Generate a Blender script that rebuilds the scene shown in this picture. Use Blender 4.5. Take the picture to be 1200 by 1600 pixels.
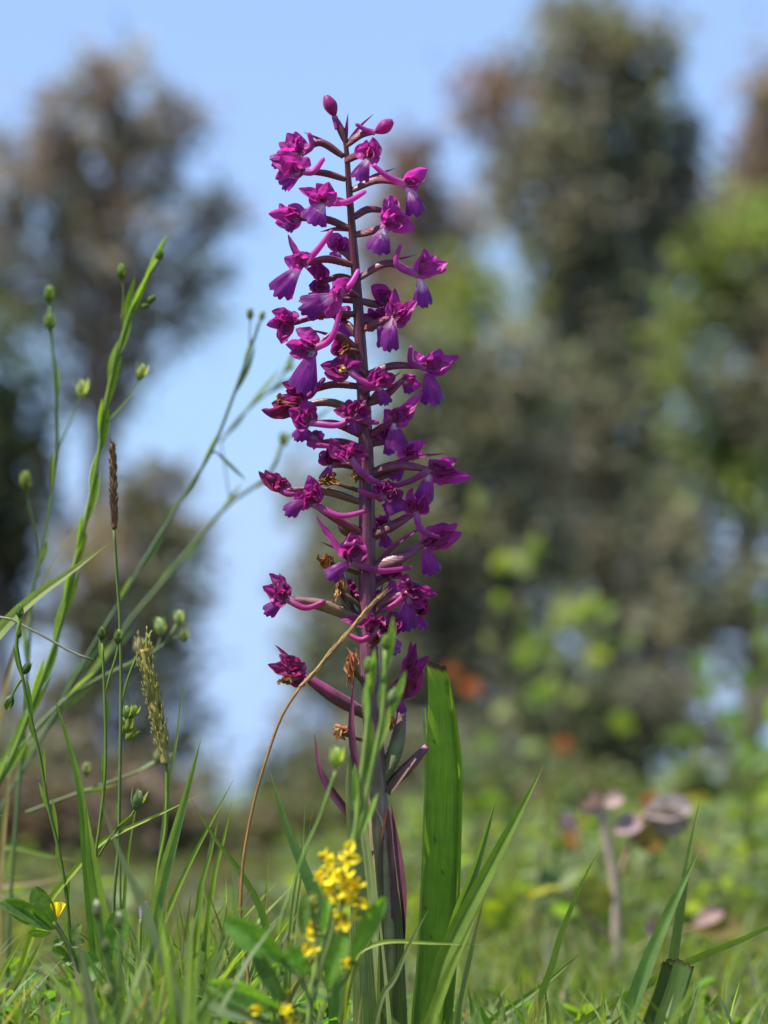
import bpy, math, random
import numpy as np
from mathutils import Vector, Matrix, noise as mnoise
random.seed(11); rng = np.random.default_rng(11)
for o in list(bpy.data.objects): bpy.data.objects.remove(o)
scene = bpy.context.scene
COL = scene.collection

# ------------------------------------------------------------------ camera
D = 1.30                 # metres to the orchid (plane of focus)
FPX = 6500.0             # photo pixels per unit tangent: 0.2 mm per pixel at the orchid
PITCH = math.radians(4.0)
CAMH = 0.09
cam_d = bpy.data.cameras.new('camera'); cam = bpy.data.objects.new('camera', cam_d); COL.objects.link(cam)
cam.location = (0, 0, CAMH); cam.rotation_euler = (math.pi/2 + PITCH, 0, 0)
cam_d.sensor_fit = 'VERTICAL'; cam_d.sensor_height = 24.0; cam_d.lens = 24.0*FPX/1600.0
cam_d.clip_start = 0.02; cam_d.clip_end = 5000
cam_d.dof.use_dof = True; cam_d.dof.focus_distance = D; cam_d.dof.aperture_fstop = cam_d.lens/9.5
cam_d.dof.aperture_blades = 0
scene.camera = cam
CF = Vector((0, math.cos(PITCH), math.sin(PITCH))); CR = Vector((1, 0, 0)); CU = Vector((0, -math.sin(PITCH), math.cos(PITCH)))
CP = Vector((0, 0, CAMH))

# ------------------------------------------------------------------ sky and sun
SUN_EL = math.radians(60); SUN_AZ = math.radians(-114)     # azimuth clockwise from +Y: the sun stands to the left and behind the camera
sdir = Vector((math.sin(SUN_AZ)*math.cos(SUN_EL), math.cos(SUN_AZ)*math.cos(SUN_EL), math.sin(SUN_EL)))
w = bpy.data.worlds.new('World'); scene.world = w; w.use_nodes = True
wn = w.node_tree; bg = wn.nodes['Background']
sky = wn.nodes.new('ShaderNodeTexSky'); sky.sky_type = 'NISHITA'; sky.sun_disc = False
sky.sun_elevation = SUN_EL; sky.sun_rotation = SUN_AZ
sky.altitude = 5000; sky.air_density = 1.0; sky.dust_density = 0.0; sky.ozone_density = 3.0
lim = wn.nodes.new('ShaderNodeVectorMath'); lim.operation = 'MINIMUM'; lim.inputs[1].default_value = (2.8, 3.7, 4.9)   # milky spring sky: even, without a white horizon
mixs = wn.nodes.new('ShaderNodeMix'); mixs.data_type = 'RGBA'; mixs.inputs[0].default_value = 0.7; mixs.inputs[7].default_value = (1.60, 2.38, 3.95, 1)
wn.links.new(sky.outputs[0], lim.inputs[0]); wn.links.new(lim.outputs[0], mixs.inputs[6])
wn.links.new(mixs.outputs[2], bg.inputs[0]); bg.inputs[1].default_value = 0.13
sl = bpy.data.lights.new('sun', 'SUN'); sl.energy = 4.8; sl.angle = math.radians(0.53); sl.color = (1.0, 0.95, 0.86)
so = bpy.data.objects.new('sun', sl); COL.objects.link(so); so.location = (0, 0, 30)
so.rotation_euler = (-sdir).to_track_quat('-Z', 'Y').to_euler()
scene.view_settings.view_transform = 'Standard'; scene.view_settings.look = 'None'
scene.view_settings.exposure = 1.02; scene.view_settings.gamma = 1.0; scene.view_settings.use_curve_mapping = False
scene.render.engine = 'CYCLES'

# ------------------------------------------------------------------ places
def P(x, y, d=0.0):
    "point seen at photo pixel x, y at depth D + d metres"
    k = D + d
    return CP + CF*k + CR*((x-600)/FPX*k) + CU*((800-y)/FPX*k)
def ground_z(x, y):
    r = math.hypot(x, y-1.3)
    a = min(1.0, max(0.0, (r-1.5)/12.0))
    return a*0.12*mnoise.noise(Vector((x*0.35, y*0.35, 3.1))) + a*0.5*mnoise.noise(Vector((x*0.03, y*0.03, 7.7)))*min(1, r/60) + 0.004*mnoise.noise(Vector((x*6, y*6, 1.0)))
def root(x, d, sink=0.004):
    k = D + d
    X = (x-600)/FPX*k
    Y = k*math.cos(PITCH) + 0.005
    return Vector((X, Y, ground_z(X, Y) - sink))
def px(d=0.0): return (D+d)/FPX            # metres per photo pixel at that depth

# ------------------------------------------------------------------ materials
def mat_new(name):
    m = bpy.data.materials.new(name); m.use_nodes = True
    nt = m.node_tree; nt.nodes.clear()
    out = nt.nodes.new('ShaderNodeOutputMaterial')
    return m, nt, out
def N(nt, t, **kw):
    n = nt.nodes.new(t)
    for k, v in kw.items(): setattr(n, k, v)
    return n
def plant_mat(name, rough=0.5, spec=0.4, trans=0.4, tint=(1.2, 1.35, 0.45), vein=(26, 3), vamt=0.25, bump=0.25, sheen=0.0, blotch=0.15):
    m, nt, out = mat_new(name); L = nt.links
    at = N(nt, 'ShaderNodeAttribute', attribute_name='col')
    uv = N(nt, 'ShaderNodeUVMap')
    mp = N(nt, 'ShaderNodeMapping'); mp.inputs['Scale'].default_value = (vein[0], vein[1], 1)
    L.new(uv.outputs[0], mp.inputs[0])
    nz = N(nt, 'ShaderNodeTexNoise'); nz.inputs['Scale'].default_value = 1.0; nz.inputs['Detail'].default_value = 3
    L.new(mp.outputs[0], nz.inputs['Vector'])
    tc = N(nt, 'ShaderNodeTexCoord')
    nb = N(nt, 'ShaderNodeTexNoise'); nb.inputs['Scale'].default_value = 160; nb.inputs['Detail'].default_value = 4
    L.new(tc.outputs['Object'], nb.inputs['Vector'])
    r1 = N(nt, 'ShaderNodeMapRange'); r1.inputs[1].default_value = 0.3; r1.inputs[2].default_value = 0.7
    r1.inputs[3].default_value = 1-vamt; r1.inputs[4].default_value = 1+vamt
    L.new(nz.outputs[0], r1.inputs[0])
    r2 = N(nt, 'ShaderNodeMapRange'); r2.inputs[1].default_value = 0.3; r2.inputs[2].default_value = 0.7
    r2.inputs[3].default_value = 1-blotch; r2.inputs[4].default_value = 1+blotch
    L.new(nb.outputs[0], r2.inputs[0])
    mu = N(nt, 'ShaderNodeMath', operation='MULTIPLY'); L.new(r1.outputs[0], mu.inputs[0]); L.new(r2.outputs[0], mu.inputs[1])
    sc = N(nt, 'ShaderNodeVectorMath', operation='SCALE'); L.new(at.outputs['Color'], sc.inputs[0]); L.new(mu.outputs[0], sc.inputs['Scale'])
    pb = N(nt, 'ShaderNodeBsdfPrincipled'); L.new(sc.outputs[0], pb.inputs['Base Color'])
    pb.inputs['Roughness'].default_value = rough; pb.inputs['Specular IOR Level'].default_value = spec
    if sheen: pb.inputs['Sheen Weight'].default_value = sheen
    bp = N(nt, 'ShaderNodeBump'); bp.inputs['Strength'].default_value = bump; bp.inputs['Distance'].default_value = 0.0004
    L.new(nz.outputs[0], bp.inputs['Height']); L.new(bp.outputs[0], pb.inputs['Normal'])
    if trans > 0:
        tm = N(nt, 'ShaderNodeVectorMath', operation='MULTIPLY'); L.new(sc.outputs[0], tm.inputs[0]); tm.inputs[1].default_value = tint
        tr = N(nt, 'ShaderNodeBsdfTranslucent'); L.new(tm.outputs[0], tr.inputs[0]); L.new(bp.outputs[0], tr.inputs['Normal'])
        mx = N(nt, 'ShaderNodeMixShader'); mx.inputs[0].default_value = trans
        L.new(pb.outputs[0], mx.inputs[1]); L.new(tr.outputs[0], mx.inputs[2]); L.new(mx.outputs[0], out.inputs[0])
    else:
        L.new(pb.outputs[0], out.inputs[0])
    return m
M = {}
M['grass'] = plant_mat('grass_blade', rough=0.42, spec=0.45, trans=0.5, tint=(2.0, 2.1, 0.5), vein=(22, 1.2), vamt=0.16)
M['leaf'] = plant_mat('leaf', rough=0.5, spec=0.35, trans=0.5, tint=(2.0, 2.1, 0.4), vein=(3, 12), vamt=0.2)
M['stemgreen'] = plant_mat('green_stem', rough=0.6, spec=0.18, trans=0.15, tint=(1.6, 1.7, 0.5), vein=(10, 1), vamt=0.2)
M['petal'] = plant_mat('orchid_petal', rough=0.42, spec=0.35, trans=0.5, tint=(1.5, 1.1, 1.4), vein=(9, 1.6), vamt=0.26, bump=0.5, sheen=0.15, blotch=0.12)
M['orchidstem'] = plant_mat('orchid_stem', rough=0.42, spec=0.45, trans=0.0, vein=(12, 2.0), vamt=0.38, bump=0.6, blotch=0.2)
M['dry'] = plant_mat('dry_plant', rough=0.7, spec=0.25, trans=0.25, tint=(1.3, 1.2, 0.9), vein=(14, 4), vamt=0.35)
M['yellow'] = plant_mat('yellow_petal', rough=0.55, spec=0.2, trans=0.4, tint=(1.1, 1.0, 0.5), vein=(6, 3), vamt=0.15)
M['treeleaf'] = plant_mat('tree_leaf', rough=0.6, spec=0.2, trans=0.48, tint=(1.3, 1.3, 0.9), vein=(1, 1), vamt=0.1, bump=0, blotch=0.1)
M['bark'] = plant_mat('bark', rough=0.85, spec=0.1, trans=0, vein=(5, 20), vamt=0.35, bump=1.0)
def ground_mat():
    m, nt, out = mat_new('meadow_soil'); L = nt.links
    tc = N(nt, 'ShaderNodeTexCoord')
    n1 = N(nt, 'ShaderNodeTexNoise'); n1.inputs['Scale'].default_value = 1.3; n1.inputs['Detail'].default_value = 8
    n2 = N(nt, 'ShaderNodeTexNoise'); n2.inputs['Scale'].default_value = 38; n2.inputs['Detail'].default_value = 6
    L.new(tc.outputs['Object'], n1.inputs['Vector']); L.new(tc.outputs['Object'], n2.inputs['Vector'])
    cr = N(nt, 'ShaderNodeValToRGB'); e = cr.color_ramp.elements
    e[0].position = 0.35; e[0].color = (0.075, 0.055, 0.03, 1); e[1].position = 0.62; e[1].color = (0.07, 0.095, 0.025, 1)
    L.new(n1.outputs[0], cr.inputs[0])
    mr = N(nt, 'ShaderNodeMapRange'); mr.inputs[1].default_value = .25; mr.inputs[2].default_value = .75; mr.inputs[3].default_value = .55; mr.inputs[4].default_value = 1.4
    L.new(n2.outputs[0], mr.inputs[0])
    sc = N(nt, 'ShaderNodeVectorMath', operation='SCALE'); L.new(cr.outputs[0], sc.inputs[0]); L.new(mr.outputs[0], sc.inputs['Scale'])
    pb = N(nt, 'ShaderNodeBsdfPrincipled'); pb.inputs['Roughness'].default_value = 0.9; L.new(sc.outputs[0], pb.inputs['Base Color'])
    bp = N(nt, 'ShaderNodeBump'); bp.inputs['Distance'].default_value = 0.01; L.new(n2.outputs[0], bp.inputs['Height']); L.new(bp.outputs[0], pb.inputs['Normal'])
    L.new(pb.outputs[0], out.inputs[0]); return m
M['ground'] = ground_mat()

# ------------------------------------------------------------------ mesh helpers
def empty(name, loc, label, cat, group=None):
    o = bpy.data.objects.new(name, None); COL.objects.link(o); o.location = loc; o.empty_display_size = 0.02
    o['label'] = label; o['category'] = cat
    if group: o['group'] = group
    return o
def origin_of(o):
    v = Vector((0, 0, 0))
    while o is not None: v += o.location; o = o.parent
    return v
class MB:
    "collects surfaces in world space; build() links them as one mesh object"
    def __init__(s): s.v = []; s.f = []; s.c = []; s.uv = []
    def grid(s, rows, cols, uvs, closed=False):
        "rows: list of lists of points; cols: colours of the same layout"
        b = len(s.v); n = len(rows[0])
        for r, cc, uu in zip(rows, cols, uvs):
            s.v += [tuple(p) for p in r]; s.c += [tuple(k) for k in cc]; s.uv += [tuple(k) for k in uu]
        for i in range(len(rows)-1):
            for j in range(n if closed else n-1):
                a = b+i*n+j; a2 = b+i*n+(j+1) % n
                s.f.append((a, a2, a2+n, a+n))
    def build(s, name, mat, parent=None, smooth=True):
        og = origin_of(parent)
        me = bpy.data.meshes.new(name)
        v = np.array(s.v, dtype=np.float64) - np.array(og)
        me.from_pydata(v.tolist(), [], s.f)
        at = me.color_attributes.new('col', 'FLOAT_COLOR', 'POINT')
        c = np.ones((len(s.v), 4), dtype=np.float32); c[:, :3] = np.array(s.c, dtype=np.float32); at.data.foreach_set('color', c.ravel())
        ul = me.uv_layers.new(name='UVMap'); li = np.empty(len(me.loops), dtype=np.int32); me.loops.foreach_get('vertex_index', li)
        ul.data.foreach_set('uv', np.array(s.uv, dtype=np.float32)[li].ravel())
        if smooth: me.polygons.foreach_set('use_smooth', np.ones(len(me.polygons), dtype=bool))
        me.materials.append(mat); me.update()
        o = bpy.data.objects.new(name, me); COL.objects.link(o); o.parent = parent
        return o
def spline(pts, n):
    "Catmull-Rom through pts resampled to n points by arc length"
    pts = [Vector(p) for p in pts]
    if len(pts) == 2: pts = [pts[0], (pts[0]+pts[1])/2, pts[1]]
    e = [pts[0]*2-pts[1]] + pts + [pts[-1]*2-pts[-2]]
    out = []
    for i in range(1, len(e)-2):
        p0, p1, p2, p3 = e[i-1:i+3]
        for k in range(8):
            t = k/8
            out.append(0.5*((2*p1) + (p2-p0)*t + (2*p0-5*p1+4*p2-p3)*t*t + (3*p1-p0-3*p2+p3)*t**3))
    out.append(pts[-1])
    cum = [0.0]
    for a, b in zip(out, out[1:]): cum.append(cum[-1]+(b-a).length)
    T = cum[-1]; res = []; j = 0
    for i in range(n):
        s = T*i/(n-1)
        while j < len(cum)-2 and cum[j+1] < s: j += 1
        seg = cum[j+1]-cum[j]
        res.append(out[j].lerp(out[j+1], 0 if seg < 1e-12 else min(1, (s-cum[j])/seg)))
    return res
def bez(a, m, b, n):
    return [a*(1-t)**2+m*(2*t*(1-t))+b*t*t for t in [i/(n-1) for i in range(n)]]
def tangents(ps):
    t = []
    for i in range(len(ps)):
        v = ps[min(i+1, len(ps)-1)]-ps[max(i-1, 0)]
        t.append(v.normalized() if v.length > 1e-12 else Vector((0, 0, 1)))
    return t
def lerp3(a, b, t): return tuple(a[i]+(b[i]-a[i])*t for i in range(3))
def ramp(stops, t):
    if t <= stops[0][0]: return stops[0][1]
    for (t0, c0), (t1, c1) in zip(stops, stops[1:]):
        if t <= t1: return lerp3(c0, c1, (t-t0)/(t1-t0))
    return stops[-1][1]
def jit(c, a=0.12):
    k = 1+random.uniform(-a, a); return tuple(max(0, x*k*(1+random.uniform(-a, a)*0.5)) for x in c)
def tube(mb, ps, rad, col, n=8, ribs=0, ribamt=0.12, twist=0.0):
    "ps points, rad function of t, col colour or stops"
    T = tangents(ps); up = Vector((0.13, 1, 0.21)).normalized()
    L = sum((b-a).length for a, b in zip(ps, ps[1:]))
    rows = []; cols = []; uvs = []
    for i, (p, t) in enumerate(zip(ps, T)):
        q = i/(len(ps)-1)
        a = t.cross(up)
        if a.length < 1e-3: a = t.cross(Vector((1, 0, 0)))
        a.normalize(); b = t.cross(a)
        r = rad(q) if callable(rad) else rad
        rr = []; cc = []; uu = []
        for j in range(n):
            th = 2*math.pi*j/n + twist*q
            k = r*(1+(ribamt*math.cos(ribs*th) if ribs else 0))
            rr.append(p+a*(k*math.cos(th))+b*(k*math.sin(th)))
            cc.append(ramp(col, q) if isinstance(col[0], (tuple, list)) else col); uu.append((j/n, q*L*60))
        rows.append(rr); cols.append(cc); uvs.append(uu)
    mb.grid(rows, cols, uvs, closed=True)
    b0 = len(mb.v)-n
    mb.f.append(tuple(range(b0, b0+n))); s0 = b0-n*(len(ps)-1); mb.f.append(tuple(reversed(range(s0, s0+n))))
def sheet(mb, ps, width, col, rot=0.0, fold=0.25, cup=0.0, nseg=4, wdir=None, wav=0.0, endf=None, colu=None):
    """a leaf or petal along ps. width(t) metres; rot turns it about its length from facing the camera;
    fold = V keel, cup = curved section (in widths); endf(u) pulls the far edge back (0..1) for lobes"""
    T = tangents(ps); L = sum((b-a).length for a, b in zip(ps, ps[1:]))
    rows = []; cols = []; uvs = []; sd = random.uniform(0, 50)
    for i, (p, t) in enumerate(zip(ps, T)):
        q = i/(len(ps)-1)
        view = (p-CP).normalized()
        W = t.cross(view) if wdir is None else (wdir-t*wdir.dot(t))
        if W.length < 1e-4: W = Vector((1, 0, 0))
        W.normalize(); Nn = W.cross(t)
        rt = rot(q) if callable(rot) else rot
        Wr = W*math.cos(rt)+Nn*math.sin(rt); Nr = Nn*math.cos(rt)-W*math.sin(rt)
        wd = width(q); rr = []; cc = []; uu = []
        for j in range(nseg+1):
            u = 2*j/nseg-1
            off = -abs(u)*fold*wd - (u*u)*cup*wd
            pp = p + Wr*(u*wd/2) + Nr*off
            if endf: pp = pp - t*(L*endf(u)*q**2.2)
            if wav:
                pp = pp + Nr*(wav*wd*mnoise.noise(Vector((u*1.6+sd, q*4, sd))))+Wr*(0.5*wav*wd*mnoise.noise(Vector((u+sd, q*5, sd+9))))
            rr.append(pp)
            c = ramp(col, q) if isinstance(col[0], (tuple, list)) else col
            cc.append(colu(u, q, c) if colu else c); uu.append((j/nseg, q*L*60))
        rows.append(rr); cols.append(cc); uvs.append(uu)
    mb.grid(rows, cols, uvs)
def pp(pts, d): return [P(p[0], p[1], d+(p[2] if len(p) > 2 else 0)) for p in pts]

# ------------------------------------------------------------------ the ground
def build_ground():
    xs = np.concatenate([-np.geomspace(1200, 3, 26), np.linspace(-2.6, 2.6, 53), np.geomspace(3, 1200, 26)])
    ys = np.concatenate([-np.geomspace(60, 1, 8), np.linspace(-0.8, 4, 61), np.geomspace(4.3, 3000, 60)])
    mb = MB(); rows = [[Vector((x, y, ground_z(x, y))) for x in xs] for y in ys]
    c = [[(0.1, 0.1, 0.05)]*len(xs)]*len(ys); u = [[(x, y) for x in xs] for y in ys]
    mb.grid(rows, c, u); o = mb.build('ground', M['ground']); o['kind'] = 'structure'
build_ground()

# ------------------------------------------------------------------ trees and shrubs far behind
def tree(name, label, cat, dist, bx, blobs, leaf=(0.27, 0.095), trunk_r=0.16, group=None, bark=(0.16, 0.12, 0.09), clump=0.32, per=14, dens=1.0, hang=0.0, open_=0.0):
    """blobs: (x, y, rx, ry, colour[, density]) in photo pixels at that distance: the masses of the crown"""
    s = dist/FPX; d = dist-D
    base = root(bx, d, 0.15); t = empty(name, base, label, cat, group)
    mb = MB(); cs = []
    for bl in blobs:
        c = P(bl[0], bl[1], d); cs.append((c, bl))
    # depth scatter so that the crown is round, not a wall
    cs = [(c+Vector((0, random.uniform(-.5, .5)*(bl[2]+bl[3])*s*0.6, 0)), bl) for c, bl in cs]
    top = min(cs, key=lambda k: k[1][1]); 
    hub = base.lerp(Vector((top[0].x, top[0].y, top[0].z)), 0.5)
    ps = spline([base, base.lerp(hub, .5)+Vector((random.uniform(-.1, .1), 0, 0)), hub, top[0]], 14)
    tube(mb, ps, lambda q: trunk_r*(1-q)**0.8+0.015, bark, 9)
    for c, bl in cs:
        if c is top[0]: continue
        h = min(0.92, max(0.12, (c.z-base.z)/(top[0].z-base.z+1e-6)-0.12)); a = ps[int(h*13)]
        mid = a.lerp(c, .5)+Vector((0, 0, -0.15*(c-a).length*0.5))
        tube(mb, spline([a, mid, c], 8), lambda q: trunk_r*0.25*(1-q)+0.012, bark, 6)
        for k in range(3):
            e = c+Vector((random.uniform(-1, 1)*bl[2]*s*.7, random.uniform(-1, 1)*bl[2]*s*.7, random.uniform(-.6, .8)*bl[3]*s))
            tube(mb, spline([mid.lerp(c, .6), c.lerp(e, .5)+Vector((0, 0, .05)), e], 6), lambda q: trunk_r*0.12*(1-q)+0.006, bark, 5)
    mb.build('trunk', M['bark'], t)
    V = []; F = []; C = []; nv = 0
    for c, bl in cs:
        rx, ry = bl[2]*s, bl[3]*s; rz = (rx+min(rx, ry))*0.5
        dn = (bl[5] if len(bl) > 5 else 1.0)*dens
        ncl = int(max(6, dn*4.2*(rx*ry+rx*rz+ry*rz)/(clump*clump)))
        dirs = rng.normal(size=(ncl, 3)); dirs /= np.linalg.norm(dirs, axis=1)[:, None]
        rad = rng.uniform(0.25, 1.0, ncl)**0.6
        cen = np.array(c)+dirs*rad[:, None]*np.array([rx, rz, ry])
        for q in cen:
            tone = np.array(bl[4])*rng.uniform(0.6, 1.35)*(1+rng.uniform(-.12, .12, 3))
            n = int(per*rng.uniform(.5, 1.4)); cr = clump*rng.uniform(.5, 1.15)
            pos = q+rng.normal(size=(n, 3))*cr*0.5*np.array([1, 1, 0.9+hang])
            ax = rng.normal(size=(n, 3))*np.array([1, 1, .6]); ax[:, 2] -= hang*1.6+0.15; ax /= np.linalg.norm(ax, axis=1)[:, None]
            sd = np.cross(ax, rng.normal(size=(n, 3))); sd /= np.linalg.norm(sd, axis=1)[:, None]
            nn = np.cross(ax, sd)
            l = leaf[0]*rng.uniform(.6, 1.3, n)[:, None]; wd = leaf[1]*rng.uniform(.6, 1.3, n)[:, None]
            b = nv; nv += n*4
            V.append(np.stack([pos, pos+ax*l*.45+sd*wd*.5+nn*wd*.15, pos+ax*l, pos+ax*l*.45-sd*wd*.5+nn*wd*.15], 1).reshape(-1, 3))
            F.append(np.arange(n*4).reshape(n, 4)+b)
            C.append(np.repeat(tone[None]*rng.uniform(.75, 1.25, n)[:, None], 4, 0))
    V = np.concatenate(V); F = np.concatenate(F); C = np.concatenate(C)
    mb = MB(); mb.v = V; mb.f = F.tolist(); mb.c = C; mb.uv = np.zeros((len(V), 2)); mb.uv[1::4, 0] = 1; mb.uv[2::4, 1] = 1
    mb.build('crown', M['treeleaf'], t, smooth=False)
    return t
GG = (0.24, 0.235, 0.16); GB = (0.30, 0.25, 0.19); GD = (0.20, 0.198, 0.138); GL = (0.22, 0.27, 0.06); BR = (0.25, 0.165, 0.105)
tree('eucalyptus_tree', 'tallest grey-green eucalyptus tree with a dense columnar crown', 'tree', 52, 960, [
    (900, 60, 85, 80, GG), (1000, 70, 65, 75, GG), (850, 170, 75, 90, GB), (960, 190, 100, 110, GG), (1050, 260, 60, 90, GD), (760, 150, 55, 60, BR, .8),
    (860, 300, 85, 100, GG), (990, 350, 100, 120, GD), (1080, 380, 60, 90, GB, .8), (900, 450, 90, 100, GG), (1000, 520, 90, 110, GD),
    (800, 260, 50, 70, GB, .6), (960, 660, 90, 120, GD), (1020, 760, 80, 110, GD), (870, 590, 80, 90, GG), (940, 880, 100, 110, GD), (1060, 900, 80, 100, GD),
    (990, 1040, 110, 100, GD), (880, 740, 80, 100, GG)], trunk_r=0.2, hang=.5)
tree('eucalyptus_tree', 'olive rounded eucalyptus tree standing directly behind the orchid spike', 'tree', 46, 700, [
    (740, 470, 75, 70, GL, .7), (690, 560, 75, 80, GG), (790, 590, 80, 90, GG), (720, 680, 90, 90, GG), (640, 640, 60, 80, GG), (820, 720, 80, 90, GB), (600, 740, 70, 80, GG),
    (700, 800, 100, 90, GG), (560, 830, 70, 80, GG), (800, 850, 90, 90, GD), (620, 900, 100, 90, GD), (500, 760, 55, 70, GG, .6), (510, 920, 65, 90, GD), (740, 960, 110, 100, GD),
    (560, 1040, 90, 90, GD), (480, 1060, 45, 80, GD, .7), (680, 1080, 110, 90, GD), (830, 1080, 100, 100, GD), (500, 1180, 60, 60, GD, .8), (620, 1190, 90, 70, GD)], trunk_r=0.16, hang=.4)
tree('eucalyptus_tree', 'slim reddish-brown young eucalyptus tree in the gap left of the tallest one', 'tree', 60, 650, [
    (640, 240, 32, 45, BR), (640, 310, 50, 60, BR), (700, 330, 50, 45, GB, .7), (610, 400, 50, 70, BR, .8), (690, 420, 60, 60, GB, .9), (650, 480, 70, 70, GB), (760, 340, 50, 50, GB, .5)], trunk_r=0.12, hang=.4)
tree('eucalyptus_tree', 'large airy brown eucalyptus tree standing alone against the sky', 'tree', 55, 130, [
    (180, 120, 65, 50, GB, .75), (110, 190, 80, 70, GB, .7), (220, 190, 75, 65, GB, .8), (50, 250, 80, 80, GB, .7), (160, 280, 100, 80, GB, .75), (280, 270, 38, 45, GD, .8),
    (70, 350, 90, 80, GG, .65), (190, 370, 90, 75, GB, .75), (300, 340, 50, 40, GB, .55), (360, 320, 40, 35, GB, .5), (120, 450, 90, 80, GB, .7), (240, 450, 70, 60, GB, .65), (320, 420, 55, 45, GD, .55),
    (300, 490, 50, 45, GD, .6), (30, 460, 70, 90, GG, .7), (130, 560, 70, 80, GB, .6), (215, 540, 60, 60, GB, .6), (170, 640, 60, 60, GB, .5), (-60, 350, 90, 120, GB, .7), (300, 185, 25, 25, GB, .35)], trunk_r=0.2, hang=.3, dens=.72)
tree('evergreen_tree', 'dark green dense evergreen tree below the airy brown eucalyptus', 'tree', 42, 0, [
    (0, 560, 60, 70, (0.10, 0.13, 0.04), .8), (10, 660, 75, 80, (0.05, 0.062, 0.032)), (-30, 770, 90, 90, (0.05, 0.06, 0.033)), (40, 800, 60, 80, (0.05, 0.06, 0.035)), (0, 910, 80, 80, (0.05, 0.05, 0.035)), (-80, 650, 80, 100, (0.05, 0.06, 0.03))], trunk_r=0.14)
tree('small_tree', 'small round olive-brown tree beside the strip of open sky', 'tree', 44, 230, [
    (235, 770, 60, 55, (0.15, 0.135, 0.07)), (200, 830, 70, 60, GB), (270, 860, 55, 60, GD), (150, 880, 70, 60, GB, .8), (280, 950, 50, 60, GD), (210, 960, 80, 70, GD, .8), (120, 990, 80, 80, GD, .7), (260, 1060, 55, 70, GD, .7), (180, 1090, 80, 70, GD, .7), (80, 1120, 80, 70, GD, .7), (290, 1150, 50, 50, GD, .6), (200, 1190, 80, 50, GD, .7)], trunk_r=0.12)
tree('eucalyptus_tree', 'reddish-brown eucalyptus tree just behind the lime-green bushy tree', 'tree', 58, 1250, [
    (1190, 130, 40, 60, GB, .8), (1210, 250, 80, 90, BR), (1160, 330, 60, 70, GB), (1260, 350, 90, 110, GB), (1180, 450, 80, 80, GG), (1250, 560, 90, 120, GB), (1180, 700, 60, 90, GD), (1290, 180, 80, 100, GB)], trunk_r=0.18, hang=.4)
tree('bushy_tree', 'lime-green bushy tree growing in front of the tallest eucalyptus', 'tree', 36, 1150, [
    (1180, 350, 50, 60, GL, .8), (1130, 430, 60, 60, (0.14, 0.19, 0.04)), (1190, 500, 60, 70, GG), (1080, 510, 50, 65, GL, .9), (1150, 620, 70, 70, GG), (1075, 600, 45, 60, GL, .8), (1110, 700, 65, 60, (0.14, 0.19, 0.04)), (1190, 760, 70, 80, GL, .8), (1090, 800, 70, 70, GG, .8), (1170, 900, 80, 80, GG, .8), (1090, 960, 70, 80, GD), (1200, 1030, 80, 80, GD)], trunk_r=0.1, leaf=(.2, .1))
# thicket at the foot of the trees
def thicket(name, label, dist, bx, blobs, **k): return tree(name, label, 'shrub', dist, bx, blobs, trunk_r=0.04, **k)
thicket('thicket_shrub', 'dull grey-green low shrub at the foot of the round olive-brown tree', 30, 150, [(60, 1200, 90, 55, GD), (170, 1225, 90, 45, (0.12, 0.10, 0.06)), (280, 1230, 60, 40, GD, .8), (-40, 1190, 90, 70, GD)], clump=.2, leaf=(.14, .07))
thicket('thicket_shrub', 'dull green low shrub behind the base of the orchid', 28, 560, [(470, 1225, 70, 45, (0.1, .11, .06)), (590, 1190, 90, 70, GG), (700, 1190, 80, 70, GD), (540, 1230, 80, 40, GD)], clump=.2, leaf=(.14, .07))
thicket('thicket_shrub', 'dark green shrub at the foot of the tallest eucalyptus', 26, 900, [(1065, 1130, 45, 70, GD), (1020, 1100, 50, 60, GD), (1170, 1130, 30, 60, GD), (820, 1180, 90, 80, GD), (920, 1150, 90, 90, (0.07, .085, .04)), (1020, 1190, 70, 70, (0.075, .1, .04)), (760, 1210, 70, 60, GG)], clump=.2, leaf=(.14, .07))

DW = (.17, .125, .085)
thicket('dry_shrub', 'low brown dry shrub among the grass below the round olive-brown tree', 5.6, 120, [(20, 1270, 90, 55, DW), (120, 1290, 90, 50, (.15, .13, .075)), (210, 1275, 80, 55, DW), (300, 1305, 60, 40, (.14, .14, .065)), (-60, 1260, 80, 70, DW), (60, 1330, 90, 35, DW), (170, 1340, 90, 30, (.14, .13, .06)), (270, 1345, 70, 28, (.15, .13, .07))], clump=.045, leaf=(.034, .014))
thicket('dry_shrub', 'low olive shrub among the grass between the orchid and the dry stalk', 6.5, 480, [(400, 1300, 60, 40, (.15, .15, .065)), (480, 1275, 70, 50, (.15, .14, .075)), (560, 1285, 70, 45, (.14, .16, .065)), (450, 1325, 90, 25, (.16, .15, .07))], clump=.05, leaf=(.038, .016))
thicket('green_shrub', 'low mid-green shrub in the meadow behind the broad strap leaf', 6.8, 800, [(740, 1250, 70, 50, (.13, .16, .06)), (820, 1270, 70, 50, (.16, .20, .06)), (900, 1255, 70, 55, (.13, .16, .055)), (980, 1265, 70, 50, (.16, .20, .07))], clump=.06, leaf=(.045, .026))
thicket('green_shrub', 'low bright-green shrub in the meadow at the foot of the pale leafy bush', 6.2, 1120, [(1060, 1265, 70, 55, (.16, .21, .06)), (1140, 1260, 70, 55, (.15, .19, .06)), (1210, 1255, 70, 60, (.17, .22, .07))], clump=.06, leaf=(.045, .026))
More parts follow.
